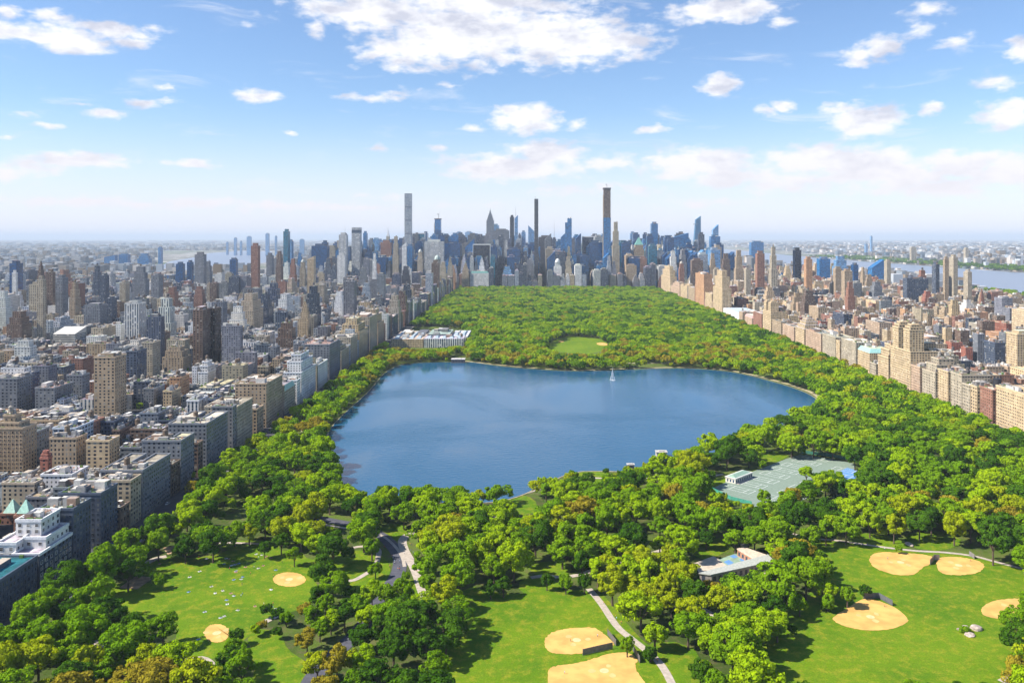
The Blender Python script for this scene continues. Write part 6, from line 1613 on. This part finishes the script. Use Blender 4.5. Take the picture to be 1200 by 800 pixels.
# people on the lawns: one continuous skinned body each
def person_mesh(pose, name='person'):
    J = {'hip': (0, 0, .95), 'chest': (0, 0, 1.30), 'neck': (0, 0, 1.50), 'head': (0, 0, 1.62), 'crown': (0, .01, 1.74)}
    E = [('hip', 'chest'), ('chest', 'neck'), ('neck', 'head'), ('head', 'crown')]; Rr = {'hip': .15, 'chest': .16, 'neck': .06, 'head': .10, 'crown': .075}
    for s, n in ((-1, 'l'), (1, 'r')):
        J['sh' + n] = (s * .19, 0, 1.42); J['el' + n] = (s * .27, -.02, 1.14); J['ha' + n] = (s * .28, .08, .90)
        J['kn' + n] = (s * .11, .04 * s, .50); J['an' + n] = (s * .12, -.06 * s, .08); J['to' + n] = (s * .13, .14 - .06 * s, .04)
        E += [('chest', 'sh' + n), ('sh' + n, 'el' + n), ('el' + n, 'ha' + n), ('hip', 'kn' + n), ('kn' + n, 'an' + n), ('an' + n, 'to' + n)]
        Rr.update({'sh' + n: .06, 'el' + n: .045, 'ha' + n: .035, 'kn' + n: .07, 'an' + n: .045, 'to' + n: .04})
    if pose == 'sit':
        for k in list(J): 
            x, y, z = J[k]; J[k] = (x, y, z - .82)
        for s, n in ((-1, 'l'), (1, 'r')):
            J['kn' + n] = (s * .16, .42, .42); J['an' + n] = (s * .14, .66, .07); J['to' + n] = (s * .15, .84, .06); J['ha' + n] = (s * .22, .34, .36); J['el' + n] = (s * .26, .12, .40)
    if pose == 'lie':
        J = {k: (x, z - .9, .14 + abs(y) * .5) for k, (x, y, z) in J.items()}
    keys = list(J); me = bpy.data.meshes.new(name + '_skeleton'); me.from_pydata([J[k] for k in keys], [(keys.index(a), keys.index(b)) for a, b in E], [])
    o = bpy.data.objects.new('tmp', me); COL.objects.link(o); o.modifiers.new('skin', 'SKIN'); sk = me.skin_vertices[0].data if me.skin_vertices else None
    if sk is None:
        me.attributes; bpy.context.view_layer.objects.active = o
    for i, k in enumerate(keys):
        if sk: sk[i].radius = (Rr[k], Rr[k]); sk[i].use_root = (k == 'hip')
    o.modifiers.new('sub', 'SUBSURF').render_levels = 1; o.modifiers['sub'].levels = 1
    dg = bpy.context.evaluated_depsgraph_get(); m2 = bpy.data.meshes.new_from_object(o.evaluated_get(dg)); m2.name = name
    bpy.data.objects.remove(o); m2.materials.clear(); m2.materials.append(M_BARK); 
    # skin, trousers and shirt by height
    return m2
def cloth_mat(nm, shirt, trousers):
    m = bpy.data.materials.new(nm); m.use_nodes = True; t = NT(m.node_tree)
    z = t.n('ShaderNodeSeparateXYZ', {0: t.n('ShaderNodeTexCoord').outputs['Object']}).outputs[2]
    c = t.mix(t.math('GREATER_THAN', z, .93), trousers, shirt); c = t.mix(t.math('GREATER_THAN', z, 1.5), c, (.45, .28, .2)); c = t.mix(t.math('GREATER_THAN', z, 1.70), c, (.06, .04, .03))
    b = t.n('ShaderNodeBsdfPrincipled', {'Base Color': c, 'Roughness': .8}); t.link(b.outputs[0], t.n('ShaderNodeOutputMaterial').inputs[0]); return m
SH = [('white', (.8, .8, .8)), ('red', (.6, .05, .04)), ('blue', (.08, .16, .5)), ('black', (.03, .03, .03)), ('pale blue', (.4, .55, .75)), ('orange', (.8, .3, .05))]
CM = {n: cloth_mat('clothes_' + n.replace(' ', '_'), c, (.05, .07, .14)) for n, c in SH}
PM = {p: person_mesh(p) for p in ('stand', 'sit', 'lie')}
rp = random.Random(4)
SPOTS = [(267,655),(275,657),(281,660),(290,662),(298,667),(289,664),(276,663),(270,668),(262,691),(275,699),(281,700),(282,685),(271,694),(265,702),(279,715),(258,723),(263,722),(227,756),(232,748),(266,707),(300,650),(304,655),(312,653),(180,659),(186,662),(322,669),(321,676),(330,661),(284,676),(295,672),
         (1172,722),(700,745),(668,752),(1040,654),(470,660),(480,656),(473,648),(487,672),(476,638),(425,690),(460,654),(455,666),(1035,712),(660,790)]
for _ in range(26): SPOTS.append((rp.uniform(215, 330), rp.uniform(648, 722)))
for a_, b_ in (((478, 628), (492, 680)), ((698, 700), (778, 785)), ((960, 633), (1190, 664)), ((452, 640), (468, 668))):
    for _ in range(7):
        t_ = rp.random(); SPOTS.append((a_[0] + (b_[0] - a_[0]) * t_, a_[1] + (b_[1] - a_[1]) * t_))
cntp = {}
for i, (px, py) in enumerate(SPOTS):
    X, Y = G(px + rp.uniform(-2, 2), py + rp.uniform(-1.5, 1.5)); path_ = 450 < px < 500 or px > 600
    pose = 'stand' if path_ else rp.choice(['stand', 'sit', 'sit', 'lie']); sn = rp.choice(SH)[0]
    where = 'on the left meadow' if px < 350 else 'on the park drive' if px < 500 else 'on a ball field'
    pw = {'stand': 'standing', 'sit': 'sitting', 'lie': 'lying'}[pose]; key = (sn, pw, where); cntp[key] = cntp.get(key, 0) + 1
    me = PM[pose]; o = link('person', me, None, (X, Y, .2)); o.rotation_euler.z = rp.uniform(0, 6.28); o.material_slots[0].link = 'OBJECT'; o.material_slots[0].material = CM[sn]
    o['_k'] = 0; del o['_k']
    nn = cntp[key]
    tag(o, f"{'' if nn == 1 else words(nn - 1) + ' '}person in a {sn} top {pw} {where}", 'person', 'people ' + where)
    if pose != 'stand':
        b = MB(); cc = rp.choice([(.5, .48, .42), (.4, .42, .46), (.15, .25, .4), (.4, .2, .13), (.62, .62, .58)]); b.box(-.8, .8, -1.0, 1.0, 0, .03, cc)
        ob = b.build('picnic_blanket'); ob.location = (X, Y, .19); ob.rotation_euler.z = rp.uniform(0, 3)
        tag(ob, f"picnic blanket under the {'' if nn == 1 else words(nn - 1) + ' '}person in a {sn} top {pw} {where}", 'blanket', 'picnic blankets on the left meadow')

# construction cranes on the unfinished towers
def crane(x, y, z, s, label):
    m, j, c = MB(), MB(), MB(); k = (.5, .48, .44)
    m.box(-.8 * s, .8 * s, -.8 * s, .8 * s, 0, 14 * s, k)
    j.poly([(0, -.5, 13 * s), (0, .5, 13 * s), (9 * s, 0, 30 * s), (0, 0, 14.5 * s)], [(0, 1, 2), (0, 2, 3), (1, 3, 2)], k); c.box(-5 * s, -1 * s, -1 * s, 1 * s, 12 * s, 14 * s, (.3, .3, .3))
    placed(dict(mast=m, jib=j, counterweight=c), 'tower_crane', (x, y, z), label, 'crane', 'cranes on unfinished towers')
for s in HAND:
    if 'tallest tower of all' in s['label']: crane((s['x0'] + s['x1']) / 2, s['y0'] + 12, s['h'], 1.1, 'small crane standing on top of the tallest tower')
    if 'dark blue unfinished' in s['label']: crane((s['x0'] + s['x1']) / 2 + 4, s['y0'] + 12, s['h'], 1.7, 'crane with raised jib on the dark blue unfinished tower')
    if 'very slender brown' in s['label']: crane((s['x0'] + s['x1']) / 2 - 3, s['y0'] + 8, s['h'], .7, 'stubby crane on the very slender brown tower')
    if 'big black tank' in s['label'] and s['label'] in todo_root:
        b = MB(); b.cyl(s['x0'] + 14, s['y0'] + 16, s['h'] + 1, s['h'] + 11, 4.2, 4.2, 16, (.02, .02, .025)); b.cyl(s['x0'] + 14, s['y0'] + 16, s['h'], s['h'] + 1, 3.2, 3.2, 12, (.2, .1, .08)); b.build('rooftop_tank', todo_root[s['label']], tuple(todo_root[s['label']].location))

# ------------------------------------------------------------------ haze
hm = bpy.data.materials.new('haze_air'); hm.use_nodes = True; t = NT(hm.node_tree)
pv = t.n('ShaderNodeVolumePrincipled', {'Color': (.76, .87, 1.0, 1), 'Density': 3.7e-5, 'Anisotropy': 0.}); t.link(pv.outputs[0], t.n('ShaderNodeOutputMaterial').inputs['Volume'])
hb = bpy.data.meshes.new('haze'); a, c0, c1, z0, z1 = GR + 500, -2500, GR + 500, -1., 450.
hb.from_pydata([(-a, c0, z0), (a, c0, z0), (a, c1, z0), (-a, c1, z0), (-a, c0, z1), (a, c0, z1), (a, c1, z1), (-a, c1, z1)], [], [(3, 2, 1, 0), (4, 5, 6, 7), (0, 1, 5, 4), (1, 2, 6, 5), (2, 3, 7, 6), (3, 0, 4, 7)])
hb.materials.append(hm); ho = link('haze', hb); ho['kind'] = 'stuff'; ho['label'] = 'thin blue summer haze lying over the city'; ho['category'] = 'haze'
